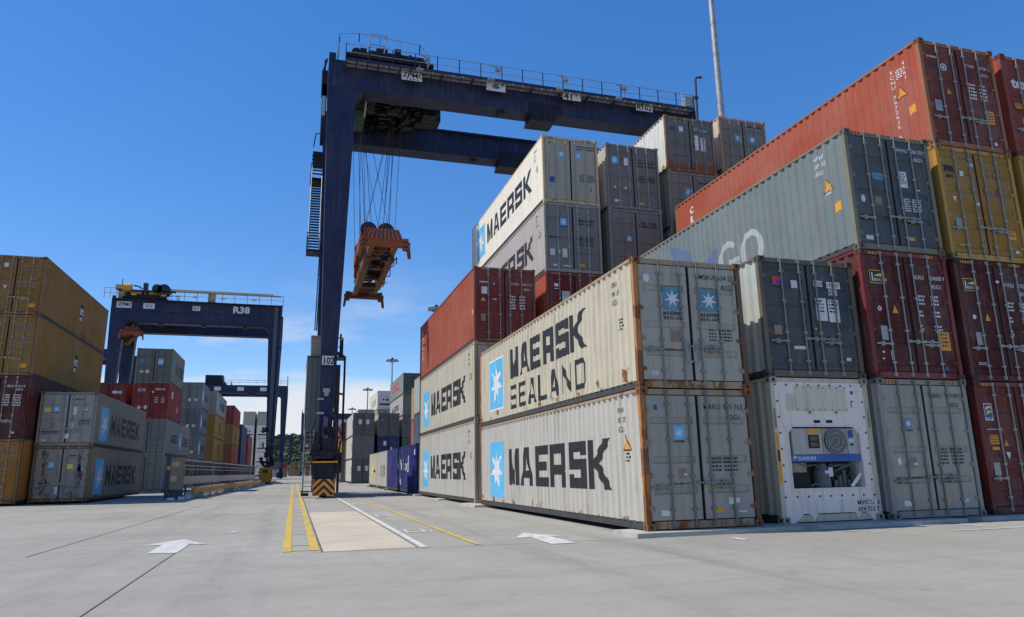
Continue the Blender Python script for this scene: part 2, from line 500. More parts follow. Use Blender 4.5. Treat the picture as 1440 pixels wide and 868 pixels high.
def maersk_side(r, L, H, side, text='ink', z0=.0, flat=False, sealand=False, star_=True, key=''):
    k = ('ms', L, H, side, text, z0, flat, sealand, key)
    def fl():
        a = side_art(L, side, flat)
        if sealand:
            a.put(rect(1.22, .42, 2.96, 2.1), 'white').put(rect(1.28, .48, 2.90, 2.04), 'sky_blue', 1).put(star(2.09, 1.26, .72), 'white', 2)
        else:
            a.put(rect(1.13, .30 + z0, 2.83, 2.0 + z0), 'sky_blue').put(star(1.98, 1.14 + z0, .74), 'white', 1)
        return a.mesh('logo')
    def ft():
        a = side_art(L, side, flat)
        if sealand: a.put(block_text('MAERSK', 3.62, 1.22, 5.95, .90), text)
        else: a.put(block_text('MAERSK', 3.3, .69 + z0, 7.3, 1.04), text)
        return a.mesh('lettering')
    obj('logo', cached(k + ('l',), fl), r); obj('lettering', cached(k + ('t',), ft), r)
    if sealand: obj('lettering', side_art(L, side, flat).put(block_text('SEALAND', 3.62, .31, 5.95, .70, .76, THIN), text).mesh('lettering'), r)
def maersk20_side(r, L, H, side, text='ink'):
    def fl(): return side_art(L, side).put(rect(.5, .6, 1.7, 1.9), 'sky_blue').put(star(1.1, 1.25, .55), 'white', 1).mesh('logo')
    def ft(): return side_art(L, side).put(block_text('MAERSK', 2.0, .9, 3.6, .7), text).mesh('lettering')
    obj('logo', cached(('m20l', L, H, side), fl), r); obj('lettering', cached(('m20t', L, H, side), ft), r)
def side_number(r, L, H, side, lines, mat, tri=True, vertical=None, flat=False, amber=False, s=.108):
    a = side_art(L, side, flat); u = L - 1.22 if side == 'L' else .55
    if vertical:
        for j, (txt, uu, top) in enumerate(vertical):
            col_ = []
            for i, ch in enumerate(txt): col_ += font_text(ch, uu, top - i*.14, .1, 'C', 1.1, .006) if ch != ' ' else []
            a.put(col_, mat)
    else:
        for i, t in enumerate(lines): a.put(font_text(t, u + .1, H - .40 - i*.19, s, 'L', .85, .004), mat)
    a.put(data_lines(u + .38, H - .42 - len(lines or [])*.21 - .1, 4, .035, ((0, .22),), sum(map(ord, ''.join(lines or ['x'])))), mat)
    if tri: # warning triangle
        zt = H*.56 if side == 'L' else H*.6
        a.put([[(u + .30, zt), (u + .66, zt), (u + .48, zt + .32)]], 'ink').put([[(u + .335, zt + .02), (u + .625, zt + .02), (u + .48, zt + .28)]], 'amber', 1)
    if amber: a.put(rect(u + .62, H*.36, u + .84, H*.36 + .22), 'amber')
    a.parts(r)
def doors(r): return [o for o in r.children if o.name.split('.')[0] == 'door']
def door_marks(r, items_left, items_right=None):
    """items: list of (polygons, material[, lift]); each leaf carries its own marking"""
    for d, its in zip(doors(r), (items_left, items_right or [])):
        if not its: continue
        a = door_art()
        for it in its: a.put(*it)
        a.parts(d)
def maersk_logo(x, z, s, word=True, sub=None, film='sky_blue', ink='ink'):
    out = [(rect(x, z, x + s, z + s*1.12), film), (star(x + s/2, z + s*.56, s*.45), 'white', 1)]
    if word: out.append((block_text('MAERSK', x - .01, z - s*.24, s + .02, s*.17), ink))
    if sub: out.append((block_text('SEALAND', x - .01, z - s*.46, s + .02, s*.17, .75), ink))
    return out
def numbers(x, z, a, b, c, mat, h=.105):
    return [(font_text(a, x, z, h, 'L', .95, .004), mat), (font_text(b, x + .44, z, h, 'L', .9, .004), mat), (font_text(c, x + .5, z - .2, h, 'L', .95, .004), mat)]

# ------------------------------------------------------------------ reefer: refrigeration unit in the near end
def reefer_front(r, H, detail=True):
    cream = rc((.62, .58, .48), .25); white = rc((.76, .70, .67), .12)
    def body():
        mb = MB(); y = .05
        ox0, ox1, oz0, oz1 = .34, 2.10, .66, 1.88
        # end wall around the machine opening
        mb.box((.105, y, .42), (ox0, y + .06, H - .1)); mb.box((ox1, y, .42), (W - .105, y + .06, H - .1))
        mb.box((ox0, y, oz1), (ox1, y + .06, H - .1)); mb.box((ox0, y, .42), (ox1, y + .06, oz0))
        # raised rims
        mb.box((ox0 - .03, y - .02, oz0 - .03), (ox1 + .03, y, oz0)); mb.box((ox0 - .03, y - .02, oz1), (ox1 + .03, y, oz1 + .025))
        mb.box((ox0 - .03, y - .02, oz0), (ox0, y, oz1)); mb.box((ox1, y - .02, oz0), (ox1 + .03, y, oz1))
        for sx, xx in ((1, ox0), (-1, ox1)): mb.prism([(xx, oz1), (xx + sx*.13, oz1), (xx, oz1 - .14)], 1, y, y + .05)
        # sill with fork pockets
        mb.prism([(.11, .42), (W - .11, .42), (W - .11, .0), (2.2, .0), (2.02, .17), (1.92, .17), (1.84, .02), (1.76, .17), (.86, .17), (.76, .02), (.66, .17), (.52, .17), (.30, .0), (.11, .0)][::-1], 1, .03, .12)
        mb.box((.105, .42, .44), (W - .105, .44, H - .1), 2); mb.box((.105, .125, .0), (W - .105, .14, .42), 1)
        for x, z in [(.14 + i*.27, q) for q in (.5, H - .16) for i in range(9)] + [(q, .8 + i*.32) for q in (.16, W - .16) for i in range(6)]:
            mb.tube((x, y - .012, z), (x, y, z), .02, 6, 1)
        mb.box((1.0, y - .004, 1.96), (1.16, y + .001, 2.02), 1); mb.box((1.30, y - .004, 1.96), (1.46, y + .001, 2.02), 1)
        # liner of the opening
        mb.box((ox0, y + .06, oz0 - .02), (ox1, .5, oz0)); mb.box((ox0 - .02, y + .06, oz0), (ox0, .5, oz1)); mb.box((ox1, y + .06, oz0), (ox1 + .02, .5, oz1))
        return mb.mesh('machinery_end', ['panel', 'dark', 'under'])
    o = obj('machinery_end', cached(('rb', H), body), r, white)
    if not detail:
        mb = MB(); mb.box((.33, .03, .95), (2.11, .3, 1.89)); mb.tube((1.5, .02, 1.5), (1.5, .04, 1.5), .2, 16, 1); mb.box((.8, .022, 1.4), (1.08, .03, 1.66), 1)
        obj('control_box', cached(('rd', H), lambda: mb.mesh('control_box', ['panel', 'dark'])), o, white); return
    def hatch():
        mb = MB()
        for x0, x1 in ((.60, 1.22), (1.26, 1.88)):
            mb.box((x0, .035, 2.2), (x1, .05, 2.72))
            for i in range(4):
                for z in (2.235, 2.685): mb.tube((x0 + .04 + i*(x1-x0-.08)/3, .026, z), (x0 + .04 + i*(x1-x0-.08)/3, .036, z), .015, 6, 1)
            mb.box((x0 + .3, .02, 2.15), (x0 + .34, .05, 2.2), 1)
        return mb.mesh('access_hatch', ['panel', 'brown'])
    obj('access_hatch', hatch(), o, cream)
    mb = MB(); mb.prism([(.38, 2.25), (.42, 2.2), (.54, 2.2), (.58, 2.25), (.58, 2.45), (.54, 2.55), (.42, 2.55), (.38, 2.45)], 1, .03, .05)
    for k in range(5): mb.box((.40, .02, 2.25 + k*.055), (.56, .031, 2.265 + k*.055))
    obj('air_vent', mb.mesh('air_vent', ['panel']), o, cream)
    mb = MB(); mb.box((.44, .07, 1.33), (1.17, .45, 1.85)); mb.box((.83, .06, 1.45), (1.09, .075, 1.72), 1); mb.box((.86, .052, 1.60), (1.05, .062, 1.69), 2); mb.box((.86, .052, 1.48), (1.05, .062, 1.57), 2)
    mb.box((.80, .062, 1.755), (1.14, .072, 1.83), 3)
    obj('control_box', mb.mesh('control_box', ['panel', 'dark', 'glass', 'amber']), o, rc((.42, .42, .41), .1))
    mb = MB(); mb.box((1.2, .09, 1.33), (1.80, .45, 1.85)); mb.tube((1.50, .055, 1.59), (1.50, .092, 1.59), .26, 28, 1)
    for k in range(-8, 9):
        w = math.sqrt(max(0, .25**2 - (k*.03)**2)); mb.box((1.50 + k*.03 - .005, .045, 1.59 - w), (1.50 + k*.03 + .005, .054, 1.59 + w), 2)
    for rr in (.26, .17, .08):
        pts = [(1.50 + rr*math.cos(t*math.pi/12), .045, 1.59 + rr*math.sin(t*math.pi/12)) for t in range(25)]; mb.path(pts, .007, 4, 2)
    obj('fan_grille', mb.mesh('fan_grille', ['panel', 'dark', 'steel']), o, rc((.36, .34, .31), .2))
    mb = MB(); mb.box((1.81, .08, 1.33), (2.08, .45, 1.85)); mb.box((1.84, .07, 1.66), (1.96, .082, 1.82), 1); mb.box((1.88, .066, 1.5), (1.94, .081, 1.54), 2); mb.box((1.85, .074, 1.58), (1.97, .082, 1.635), 3)
    obj('switch_box', mb.mesh('switch_box', ['panel', 'mid_blue', 'dark', 'paper']), o, rc((.42, .42, .43), .1))
    mb = MB(); mb.box((.345, .075, 1.18), (2.095, .12, 1.325)); 
    bl = obj('name_strip', mb.mesh('name_strip', ['panel']), o, rc((.03, .12, .42), .25))
    a = Art(0, None, lambda u, v, k: (u, .071, v)); a.put(font_text('DAIKIN', .54, 1.215, .075, 'L', 1.25, .02), 'white').put([[(.42, 1.22), (.5, 1.3), (.44, 1.3)], [(.45, 1.21), (.52, 1.27), (.50, 1.3)]], 'white')
    obj('marking', a.mesh('marking'), bl)
    mb = MB(); mb.box((.40, .12, .665), (.80, .42, .96), 0)
    obj('battery_box', mb.mesh('battery_box', ['dark']), o)
    mb = MB(); mb.tube((1.22, .26, .665), (1.22, .26, 1.0), .17, 18, 0); mb.tube((1.22, .26, 1.0), (1.22, .26, 1.14), .15, 18, 0, .1); mb.box((1.26, .08, .88), (1.36, .1, 1.06), 1); mb.box((1.17, .08, .94), (1.26, .1, 1.0), 1)
    obj('compressor', mb.mesh('compressor', ['dull_steel', 'paper']), o)
    rnd = random.Random(5); mb = MB()
    for k in range(10):
        p = [(rnd.uniform(1.42, 2.0), rnd.uniform(.14, .4), rnd.uniform(.7, 1.15)) for _ in range(4)]; mb.path(p, rnd.uniform(.012, .03), 6, k % 2)
    for k in range(5): x = 1.5 + k*.11; mb.tube((x, .2, .67), (x, .2, .8 + (k % 3)*.1), .045, 8, 0)
    mb.path([(.5, .1, 1.16), (.75, .12, 1.1), (1.0, .15, 1.12), (1.15, .2, 1.0)], .014, 6, 0); mb.path([(.85, .16, .7), (.95, .12, .75), (1.1, .16, .69)], .02, 6, 0)
    obj('pipework', mb.mesh('pipework', ['dull_steel', 'under']), o)
    mb = MB(); mb.box((.42, .40, .97), (.98, .44, 1.16)); obj('evaporator_cover', mb.mesh('evaporator_cover', ['panel']), o, cream)
    mb = MB(); mb.bar((1.80, .09, .67), (2.06, .09, .93), .012, .075); obj('brace', mb.mesh('brace', ['panel']), o, white)
    a = Art(0, None, lambda u, v, k: (u, .028 - k*.001, v))
    a.put(font_text('MWCU  6', 1.83, .31, .095, 'L', 1.0, .014), 'ink').put(font_text('694 733 7', 1.83, .18, .095, 'L', 1.0, .014), 'ink')
    obj('marking', a.mesh('marking'), o)
    a = Art(0, None, lambda u, v, k: (u, .028 - k*.001, v)); a.put(rect(.02, .78, .10, 1.76), 'amber').put(rect(.035, 1.2, .085, 1.42), 'ink', 1).put(rect(.03, 1.86, .08, 2.25), 'brown').put(rect(W-.08, 1.86, W-.04, 2.25), 'brown')
    obj('post_label', a.mesh('post_label'), r)
    a = Art(0, None, lambda u, v, k: (u, .045, v)); a.put(rect(2.0, 2.56, 2.07, 2.63), 'mid_blue').put(rect(1.98, 2.28, 2.0, 2.4), 'ink').put(rect(1.98, 2.4, 2.06, 2.42), 'ink')
    obj('label', a.mesh('label'), o)

# ------------------------------------------------------------------ paint colours (doors take a copy darkened for their shade)
GREYL = (.51, .51, .51); CREAM = (.57, .54, .46); GREYD = (.30, .31, .31); STEELB = (.172, .222, .258); NAVYG = (.062, .088, .118)
DRED = (.105, .016, .018); RED = (.39, .080, .046); MSCY = (.40, .225, .042); ORNG = (.52, .24, .03); WHITE = (.88, .86, .82); BLUE = (.022, .03, .22); DGREY = (.13, .14, .14)
RUSTY = (.44, .19, .06); GALV = (.36, .375, .385)
Z0 = .08
AX, AY, BY = 6.16, 12.05, 25.05

# ---- front bay
c = container(AX, AY, Z0, L40, H8, GREYL, 'grey rusty-posted container on the ground at the near corner, one big word on its side', 0, .36, (.40, .30, .20), (.22, .225, .22), post=RUSTY)
for d in doors(c): d.color = rc(door_shade((.40, .40, .39)), .16)
maersk_side(c, L40, H8, 'L'); side_number(c, L40, H8, 'L', ['MRKU', '035 763', '42G1'], 'ink')
door_marks(c, maersk_logo(.68, 1.63, .22) + [(rect(.29, 2.18, .36, 2.28), 'mid_blue'), (rect(.73, .90, .90, 1.10), 'brown'), (rect(.84, .97, .91, 1.0), 'paper', 1), (rect(.32, .25, .50, .35), 'paper'), (data_lines(.62, .8, 1, .035, ((0, .32),), 3), 'ink')],
           numbers(1.36, 2.2, 'MRKU', '035 763 2', '42G1', 'ink') + [(data_lines(1.46, 1.25, 4, .038, ((0, .2), (.26, .56)), 4), 'ink'), (rect(1.42, .28, 1.64, .36), 'amber'), (rect(1.76, .42, 1.88, .54), 'paper'), (rect(1.9, .44, 2.0, .53), 'paper'), (rect(1.96, .27, 2.14, .30), 'paper')])
c = container(AX, AY, Z0 + H8, L40, H8, CREAM, 'cream container with two big words on its side, standing on the rusty-posted near corner one', 0, .36, (.42, .32, .20), (.27, .27, .265), post=RUSTY)
for d in doors(c): d.color = rc(door_shade((.46, .46, .435)), .2)
maersk_side(c, L40, H8, 'L', sealand=True); side_number(c, L40, H8, 'L', ['MSKU', '634 253', '42G1'], 'ink', tri=False); 
door_marks(c, maersk_logo(.64, 1.55, .42, True, True, 'teal') + [(disc(.30, 2.18, .07, 14, .09), 'paper'), (disc(.36, 1.53, .07, 10), 'steel'), (rect(.76, .92, .98, 1.16), 'brown'), (data_lines(.45, .74, 1, .035, ((0, .6),), 8), 'ink'), (font_text('08', .30, .26, .09, 'L', 1.2, .03), 'paper')],
           maersk_logo(1.46, 1.55, .42, True, True, 'teal') + numbers(1.47, 2.22, 'MSKU', '634 253 6', '42G1', 'ink') + [(data_lines(1.62, 1.16, 4, .035, ((0, .16), (.22, .52)), 9), 'ink')])
mb = MB(); mb.path([(1.05, .0, .95), (1.06, -.02, .6), (1.12, -.02, .5), (1.2, -.02, .55), (1.22, 0, .9)], .014, 6); mb.path([(1.2, -.01, .85), (1.23, -.03, .55), (1.32, -.03, .48), (1.4, -.02, .6), (1.42, 0, .95)], .014, 6)
obj('wire_tie', mb.mesh('wire_tie', ['steel']), c)
X2, Y2 = AX + 3.06, AY + .22
c = container(X2, Y2, Z0, L40, HC, (.60, .58, .52), 'white refrigerated container showing its cooling machinery, on the ground below the dark blue-grey one', 0, .16, (.63, .58, .47), GREYL, near='none', name='reefer_container', cat='refrigerated container')
reefer_front(c, HC)
c = container(X2, Y2, Z0 + HC, L40, H8, NAVYG, 'dark blue-grey container with white paper labels on its doors, standing on the white refrigerated one', 0, .22, (.13, .12, .10), (.28, .29, .28), style='wave')
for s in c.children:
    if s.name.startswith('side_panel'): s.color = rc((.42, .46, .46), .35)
door_marks(c, [(rect(.33, 1.98, .60, 2.16), 'red_film'), (rect(.42, 1.99, .60, 2.09), 'mid_blue', 1), (rect(.80, 1.93, .96, 2.10), 'paper'), (rect(.27, .90, .46, 1.10), 'brown'), (rect(.72, .60, 1.02, .67), 'paper')],
           [(rect(1.38, 2.0, 1.62, 2.13), 'paper'), (rect(1.72, 1.97, 2.08, 2.12), 'paper'), (rect(1.76, 1.82, 1.98, 1.95), 'paper'), (font_text('PONU', 1.39, 2.02, .09, 'L', .9, .012), 'ink', 1), (font_text('193837 4', 1.73, 2.0, .09, 'L', .85, .012), 'ink', 1), (font_text('42G1', 1.77, 1.84, .09, 'L', .9, .012), 'ink', 1),
            (rect(1.38, 1.24, 1.66, 1.74), 'paper'), (rect(1.70, 1.22, 1.98, 1.72), 'paper'), (data_lines(1.40, 1.66, 4, .04, ((0, .2), (.33, .55)), 12), 'ink', 1), (rect(2.02, .38, 2.14, .45), 'paper'), (disc(1.32, 1.06, .022, 8), 'sun_yellow')])
X3, Y3 = AX + 5.60, AY + .05
c = container(X3, Y3, Z0, L40, HC, (.44, .45, .46), 'plain grey container on the ground beside the white refrigerated one, small star on its door', 0, .12, (.30, .30, .30), (.22, .22, .23))
door_marks(c, maersk_logo(.62, 1.83, .20, True, film='teal') + [(disc(.36, 1.16, .05, 12, .08), 'paper'), (rect(.62, 1.02, .80, 1.24), 'brown'), (rect(.72, 1.08, .82, 1.12), 'paper', 1), (rect(.34, .25, .52, .36), 'paper'), (data_lines(.55, .8, 1, .04, ((0, .36),), 13), 'ink')],
           numbers(1.40, 2.5, 'MAEU', '419 897 6', '45G1', 'ink', .1) + [(data_lines(1.48, 1.38, 5, .038, ((0, .2), (.28, .62)), 14), 'ink'), (rect(1.40, .30, 1.58, .40), 'amber'), (rect(1.86, .30, 2.06, .36), 'paper')])
def haz(z, side=True):
    """black and amber height stripes on the header"""
    return None
def header_stripes(r, H, second=True):
    for x0 in ((.25, 1.75) if second else (.3,)):
        a = Art(0, None, lambda u, v, k: (u, .058 - k*.002, v)); a.put(rect(x0, H - .10, x0 + .36, H - .035), 'amber')
        for k in range(5): a.put([[(x0 + k*.08, H - .10), (x0 + k*.08 + .035, H - .10), (x0 + k*.08 + .07, H - .035), (x0 + k*.08 + .035, H - .035)]], 'ink', 1)
        obj('height_stripes', a.mesh('height_stripes'), r)
header_stripes(c, HC)
def beacon(x, z): return [(rect(x, z, x + .40, z + .30), 'sun_yellow'), (rect(x + .012, z + .012, x + .388, z + .288), 'ink', 1), ([[(x + .12, z + .18), (x + .38, z + .26), (x + .38, z + .15), (x + .12, z + .17)]], 'sun_yellow', 2), (rect(x + .05, z + .05, x + .085, z + .24), 'white', 2), (font_text('BEACON', x + .095, z + .05, .075, 'L', .85, .01), 'white', 2)]
def red_plate(n1, n2, cc, extra=()): return numbers(1.42, 2.28, n1, n2, cc, 'white', .1) + [(data_lines(1.44, 1.86, 3, .045, ((0, .24), (.40, .62)), 21), 'white'), (data_lines(1.44, 1.5, 2, .045, ((0, .13), (.42, .62)), 22), 'white'), (data_lines(1.44, 1.18, 2, .04, ((0, .1), (.40, .62)), 23), 'white')] + list(extra)
c = container(X3, Y3, Z0 + HC, L40, HC, DRED, 'dark red container with amber placard, standing on the plain grey one beside the refrigerated box', 0, .05, (.20, .03, .035), GALV, style='wave')
door_marks(c, beacon(.22, 2.12) + [(disc(.38, 1.55, .055), 'white'), (disc(.38, 1.55, .025), 'red_film', 1), ([[(.72, 1.46), (.88, 1.46), (.80, 1.64)]], 'amber'), (rect(.34, .84, .52, 1.16), 'steel'), (font_text('1', .48, .42, .2, 'L', 1.0, .04), 'white'), (rect(.3, .56, .36, .60), 'white'), (rect(.28, .42, .34, .45), 'white')],
           red_plate('BEAU', '424608 9', '45G1', [(rect(1.94, .66, 2.22, 1.08), 'amber'), (data_lines(1.98, 1.0, 4, .045, ((0, .2),), 24), 'ink', 1), (disc(2.02, .26, .05), 'mid_blue')]))
header_stripes(c, HC)
c = container(X3, Y3, Z0 + 2*HC, L40, HC, STEELB, 'blue-grey container with blue flag emblem and white letters on its long sunlit side', 0, .16, (.20, .20, .15), (.34, .35, .34))
for d in doors(c): d.color = rc(door_shade((.064, .088, .115)), .12)
door_marks(c, [(rect(.68, 1.72, 1.0, 1.9), 'teal'), (disc(.34, 1.22, .06, 12, .09), 'paper'), (rect(.68, 1.1, .86, 1.3), 'brown'), (rect(.28, .24, .48, .34), 'paper')],
           numbers(1.46, 2.5, 'WFHU', '508 7021', '45G1', 'white', .095) + [(rect(1.46, 1.60, 1.68, 2.0), 'paper'), (data_lines(1.48, 1.92, 5, .03, ((0, .16),), 31), 'ink', 1), (data_lines(1.5, 1.3, 6, .03, ((0, .18), (.24, .5)), 32), 'white'), (rect(1.9, 1.55, 2.02, 1.58), 'paper'), (rect(1.46, .3, 1.66, .38), 'amber')])
header_stripes(c, HC)
a = side_art(L40, 'L')
# flag emblem and big letters
a.put([[(4.0, 2.62), (5.25, 2.02), (5.3, 1.5), (4.5, 1.15)]], 'blue_ghost').put([[(6.0, 1.45), (6.72, 1.72), (6.75, .85), (6.0, .7)]], 'blue_ghost')
def ring_(cx, cy, rx, ry, t, a0=0, a1=360, n=24):
    out = []
    for k in range(n):
        t0, t1 = math.radians(a0 + (a1-a0)*k/n), math.radians(a0 + (a1-a0)*(k+1)/n)
        out.append([(cx + rx*math.cos(t0), cy + ry*math.sin(t0)), (cx + rx*math.cos(t1), cy + ry*math.sin(t1)), (cx + (rx-t)*math.cos(t1), cy + (ry-t)*math.sin(t1)), (cx + (rx-t)*math.cos(t0), cy + (ry-t)*math.sin(t0))])
    return out
a.put(ring_(7.28, 1.15, .5, .56, .18, 40, 320), 'pale_ghost').put(rect(7.3, .98, 7.78, 1.14), 'pale_ghost').put(rect(7.6, .72, 7.78, 1.0), 'pale_ghost')
a.put(ring_(8.38, 1.15, .5, .56, .18), 'pale_ghost')
obj('lettering', a.mesh('lettering'), c)
side_number(c, L40, HC, 'L', ['WFHU', '507 702', '45G1'], 'white', amber=True)
X4, Y4 = AX + 8.36, AY + .13
def placard(x, z): return [(rect(x, z, x + .26, z + .2), 'amber'), (data_lines(x + .02, z + .15, 3, .03, ((0, .22),), 41), 'ink', 1)]
c = container(X4, Y4, Z0, L40, HC, (.17, .026, .022), 'red container on the ground with a blue and yellow wave label on its door', 0, .08, None, GALV, style='wave')
door_marks(c, [(rect(.22, 2.02, .46, 2.4), 'white'), (rect(.235, 2.08, .445, 2.385), 'mid_blue', 1), ([[(.26, 2.24), (.36, 2.3), (.43, 2.28), (.43, 2.33), (.34, 2.35), (.26, 2.3)], [(.28, 2.14), (.36, 2.2), (.42, 2.18), (.42, 2.23), (.34, 2.25), (.28, 2.2)]], 'sun_yellow', 2), (data_lines(.25, 2.04, 1, .03, ((0, .17),), 43), 'ink', 1), (rect(.22, 1.82, .5, 1.835), 'white')] + placard(.26, 1.5) + [(rect(.29, 1.37, .5, 1.44), 'amber'), ([[(.66, 1.46), (.78, 1.46), (.72, 1.6)]], 'amber'), ([[(.66, 1.32), (.8, 1.32), (.74, 1.16)]], 'white'), (rect(.25, .82, .43, 1.1), 'steel')], [])
header_stripes(c, HC)
c = container(X4, Y4, Z0 + HC, L40, HC, (.095, .014, .016), 'dark red container directly beneath the mustard yellow one with the black emblem', 0, .05, None, GALV, style='wave')
door_marks(c, beacon(.22, 2.12) + [(disc(.40, 1.5, .055), 'white'), ([[(.72, 1.42), (.88, 1.42), (.80, 1.6)]], 'amber'), (rect(.36, .84, .53, 1.14), 'steel'), (data_lines(.3, .42, 2, .02, ((0, .3),), 51), 'white')], [(rect(1.24, 2.36, 1.34, 2.42), 'white')] + red_plate('BMOU', '519252 6', '45G1'))
header_stripes(c, HC)
c = container(X4, Y4, Z0 + 2*HC, L40, HC, MSCY, 'mustard yellow container with small black emblem on its door, beneath the big brick red one', 0, .16, (.50, .29, .05), (.34, .34, .33), style='wave')
door_marks(c, [(font_text('m', .22, 2.24, .2, 'L', 1.35, .05), 'ink'), (font_text('sc', .24, 2.06, .12, 'L', 1.7, .05), 'ink'), (rect(.68, 2.14, .80, 2.27), 'paper'), ([[(.34, 1.58), (.46, 1.58), (.40, 1.44)]], 'white'), (rect(.32, .74, .5, 1.02), 'steel'), (data_lines(.34, .34, 1, .02, ((0, .35),), 61), 'white'), (rect(.98, 2.42, 1.14, 2.50), 'paper'), (rect(1.04, 1.40, 1.16, 1.48), 'paper')],
           [(data_lines(1.48, 2.36, 2, .07, ((0, .2), (.28, .6)), 62), 'brown'), (data_lines(1.46, 1.86, 5, .05, ((0, .2), (.3, .62)), 63), 'brown'), (rect(1.92, .6, 2.16, .82), 'amber'), (data_lines(1.95, .76, 2, .04, ((0, .18),), 64), 'ink', 1), (rect(2.06, .26, 2.18, .32), 'paper')])
header_stripes(c, HC)
c = container(X4, Y4, Z0 + 3*HC, L40, HC, RED, 'brick red container on top of the yellow one, its whole sunlit long side in view', 0, .12, (.34, .13, .06), (.36, .36, .35), style='wave')
for d in doors(c): d.color = rc(door_shade((.17, .036, .028)), .1)
side_number(c, L40, HC, 'L', None, 'white', tri=True, vertical=(('TCNU 7672615 6', L40 - .95, HC - .52), ('4561', L40 - .58, HC - .42)), amber=True)
a = side_art(L40, 'L')
for i, ch in enumerate('CRONOS'): a.put(font_text(ch, 1.2, HC - .72 - i*.36, .27, 'C', 1.1, .03), 'white')
obj('lettering', a.mesh('lettering'), c)
door_marks(c, [(ring_(.74, 2.2, .10, .10, .03), 'white'), (disc(.74, 2.2, .04), 'white'), (data_lines(.26, 2.42, 1, .05, ((0, .32),), 71), 'white'), ([[(.72, 1.46), (.86, 1.46), (.79, 1.62)]], 'amber'), (rect(.28, .94, .50, 1.24), 'steel')],
           numbers(1.46, 2.32, 'TCNU', '767261 5', '45G1', 'white', .085) + [(data_lines(1.46, 1.8, 5, .05, ((0, .24), (.36, .6)), 72), 'white'), (rect(1.86, .78, 2.16, 1.14), 'amber'), (data_lines(1.9, 1.06, 4, .04, ((0, .22),), 73), 'ink', 1), (disc(2.06, .24, .05), 'white')])
header_stripes(c, HC)
X5 = AX + 11.06
cols5 = [('plain red container at the right edge of the photo, on the ground', (.24, .035, .03)), ('dark red container at the right edge of the photo, second from the ground', DRED), ('yellow container at the right edge of the photo, a sliver beside the emblem one', MSCY), ('topmost dark red container at the right edge, with white lower case letters on its door', (.26, .045, .035))]
for k, (lb, cc) in enumerate(cols5):
    if k == 0: continue
    c = container(X5, Y4, Z0 + k*HC, L40, HC, cc, lb, 0 if k == 3 else 1, .08, None, GALV, style='wave')
    header_stripes(c, HC)
    if k == 3:
        for s in c.children:
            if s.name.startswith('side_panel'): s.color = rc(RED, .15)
        door_marks(c, [(font_text('tex', .30, 1.98, .3, 'L', 1.05, .04), 'white'), (rect(.28, 1.38, .62, 1.52), 'amber'), (data_lines(.3, 1.47, 2, .03, ((0, .3),), 81), 'ink', 1), (rect(.44, .84, .62, 1.12), 'steel')], red_plate('TEXU', '', ''))

# ---- second bay
c = container(AX, BY, Z0, L40, HC, (.50, .50, .50), 'pale grey one-word container on the ground next to the dark blue one with white emblem', 1, .22, (.44, .33, .24), GREYD); maersk_side(c, L40, HC, 'L', z0=.1); side_number(c, L40, HC, 'L', ['MSKU', '817', '45G1'], 'ink', tri=False)
c = container(AX, BY, Z0 + HC, L40, HC, (.53, .51, .46), 'beige grey one-word container between the pale grey one below and brick red one above', 1, .2, (.42, .32, .22), GREYD); maersk_side(c, L40, HC, 'L', z0=.1, key='b'); side_number(c, L40, HC, 'L', ['MRKU', '204', '45G1'], 'ink', tri=False)
c = container(AX, BY, Z0 + 2*HC, L40, HC, (.36, .074, .042), 'brick red container with plain long side on top of the two lettered grey ones', 1, .08, (.22, .06, .04), (.34, .34, .33), style='wave')
for d in doors(c): d.color = rc(door_shade((.20, .032, .028)), .1)
a = side_art(L40, 'L')
for i, ch in enumerate('CRONOS'): a.put(font_text(ch, .8, HC - .6 - i*.26, .17, 'C', 1.1, .02), 'white')
a.put(rect(L40 - .4, 1.1, L40 - .25, 1.3), 'amber'); obj('lettering', a.mesh('lettering'), c)
door_marks(c, [(data_lines(.22, 2.28, 1, .05, ((0, .34),), 91), 'white'), (rect(.30, 1.84, .52, 2.12), 'paper'), (disc(.78, 2.25, .05), 'steel'), ([[(.26, 1.56), (.46, 1.56), (.36, 1.72)]], 'amber'), (data_lines(.74, 1.62, 1, .05, ((0, .16),), 92), 'white'), (rect(.27, .78, .45, 1.06), 'brown')],
           numbers(1.46, 2.24, 'TCNU', '844216 5', '45G1', 'white', .09) + [(data_lines(1.4, 1.75, 5, .06, ((0, .24), (.4, .62)), 93), 'white')])
header_stripes(c, HC, False)
BX2, BX3, BX4, BX5 = 9.05, 11.87, 14.73, 17.48
zb = Z0
for k in range(2): container(BX2, BY, Z0 + k*HC, L40, HC, (.30, .30, .29), 'grey container hidden behind the front stacks, below the dark red one with the blank label', 2, .2, group='hidden lower containers of the second bay')
c = container(BX2, BY, Z0 + 2*HC, L40, HC, (.20, .028, .03), 'dark red container with a blank white label, beneath the lilac grey one', 1, .06, (.22, .05, .04), (.36, .36, .35), style='wave')
for s in c.children:
    if s.name.startswith('side_panel'): s.color = rc(RED, .2)
door_marks(c, [(rect(.34, 2.3, .52, 2.42), 'white'), (rect(.34, 2.2, .52, 2.23), 'white'), (rect(.66, 1.62, .98, 2.12), 'paper'), (data_lines(.68, 2.06, 5, .02, ((0, .28),), 101), 'steel', 1)], [])
header_stripes(c, HC)
c = container(BX2, BY, Z0 + 3*HC, L40, HC, (.47, .46, .49), 'lilac grey container with half hidden black letters, beneath the smooth white refrigerated one', 1, .12, (.33, .32, .31), (.5, .5, .5)); 
for d in doors(c): d.color = rc(door_shade((.21, .23, .25)), .08)
maersk_side(c, L40, HC, 'L', z0=.22, key='c'); side_number(c, L40, HC, 'L', ['MSKU', '127', '45G1'], 'ink')
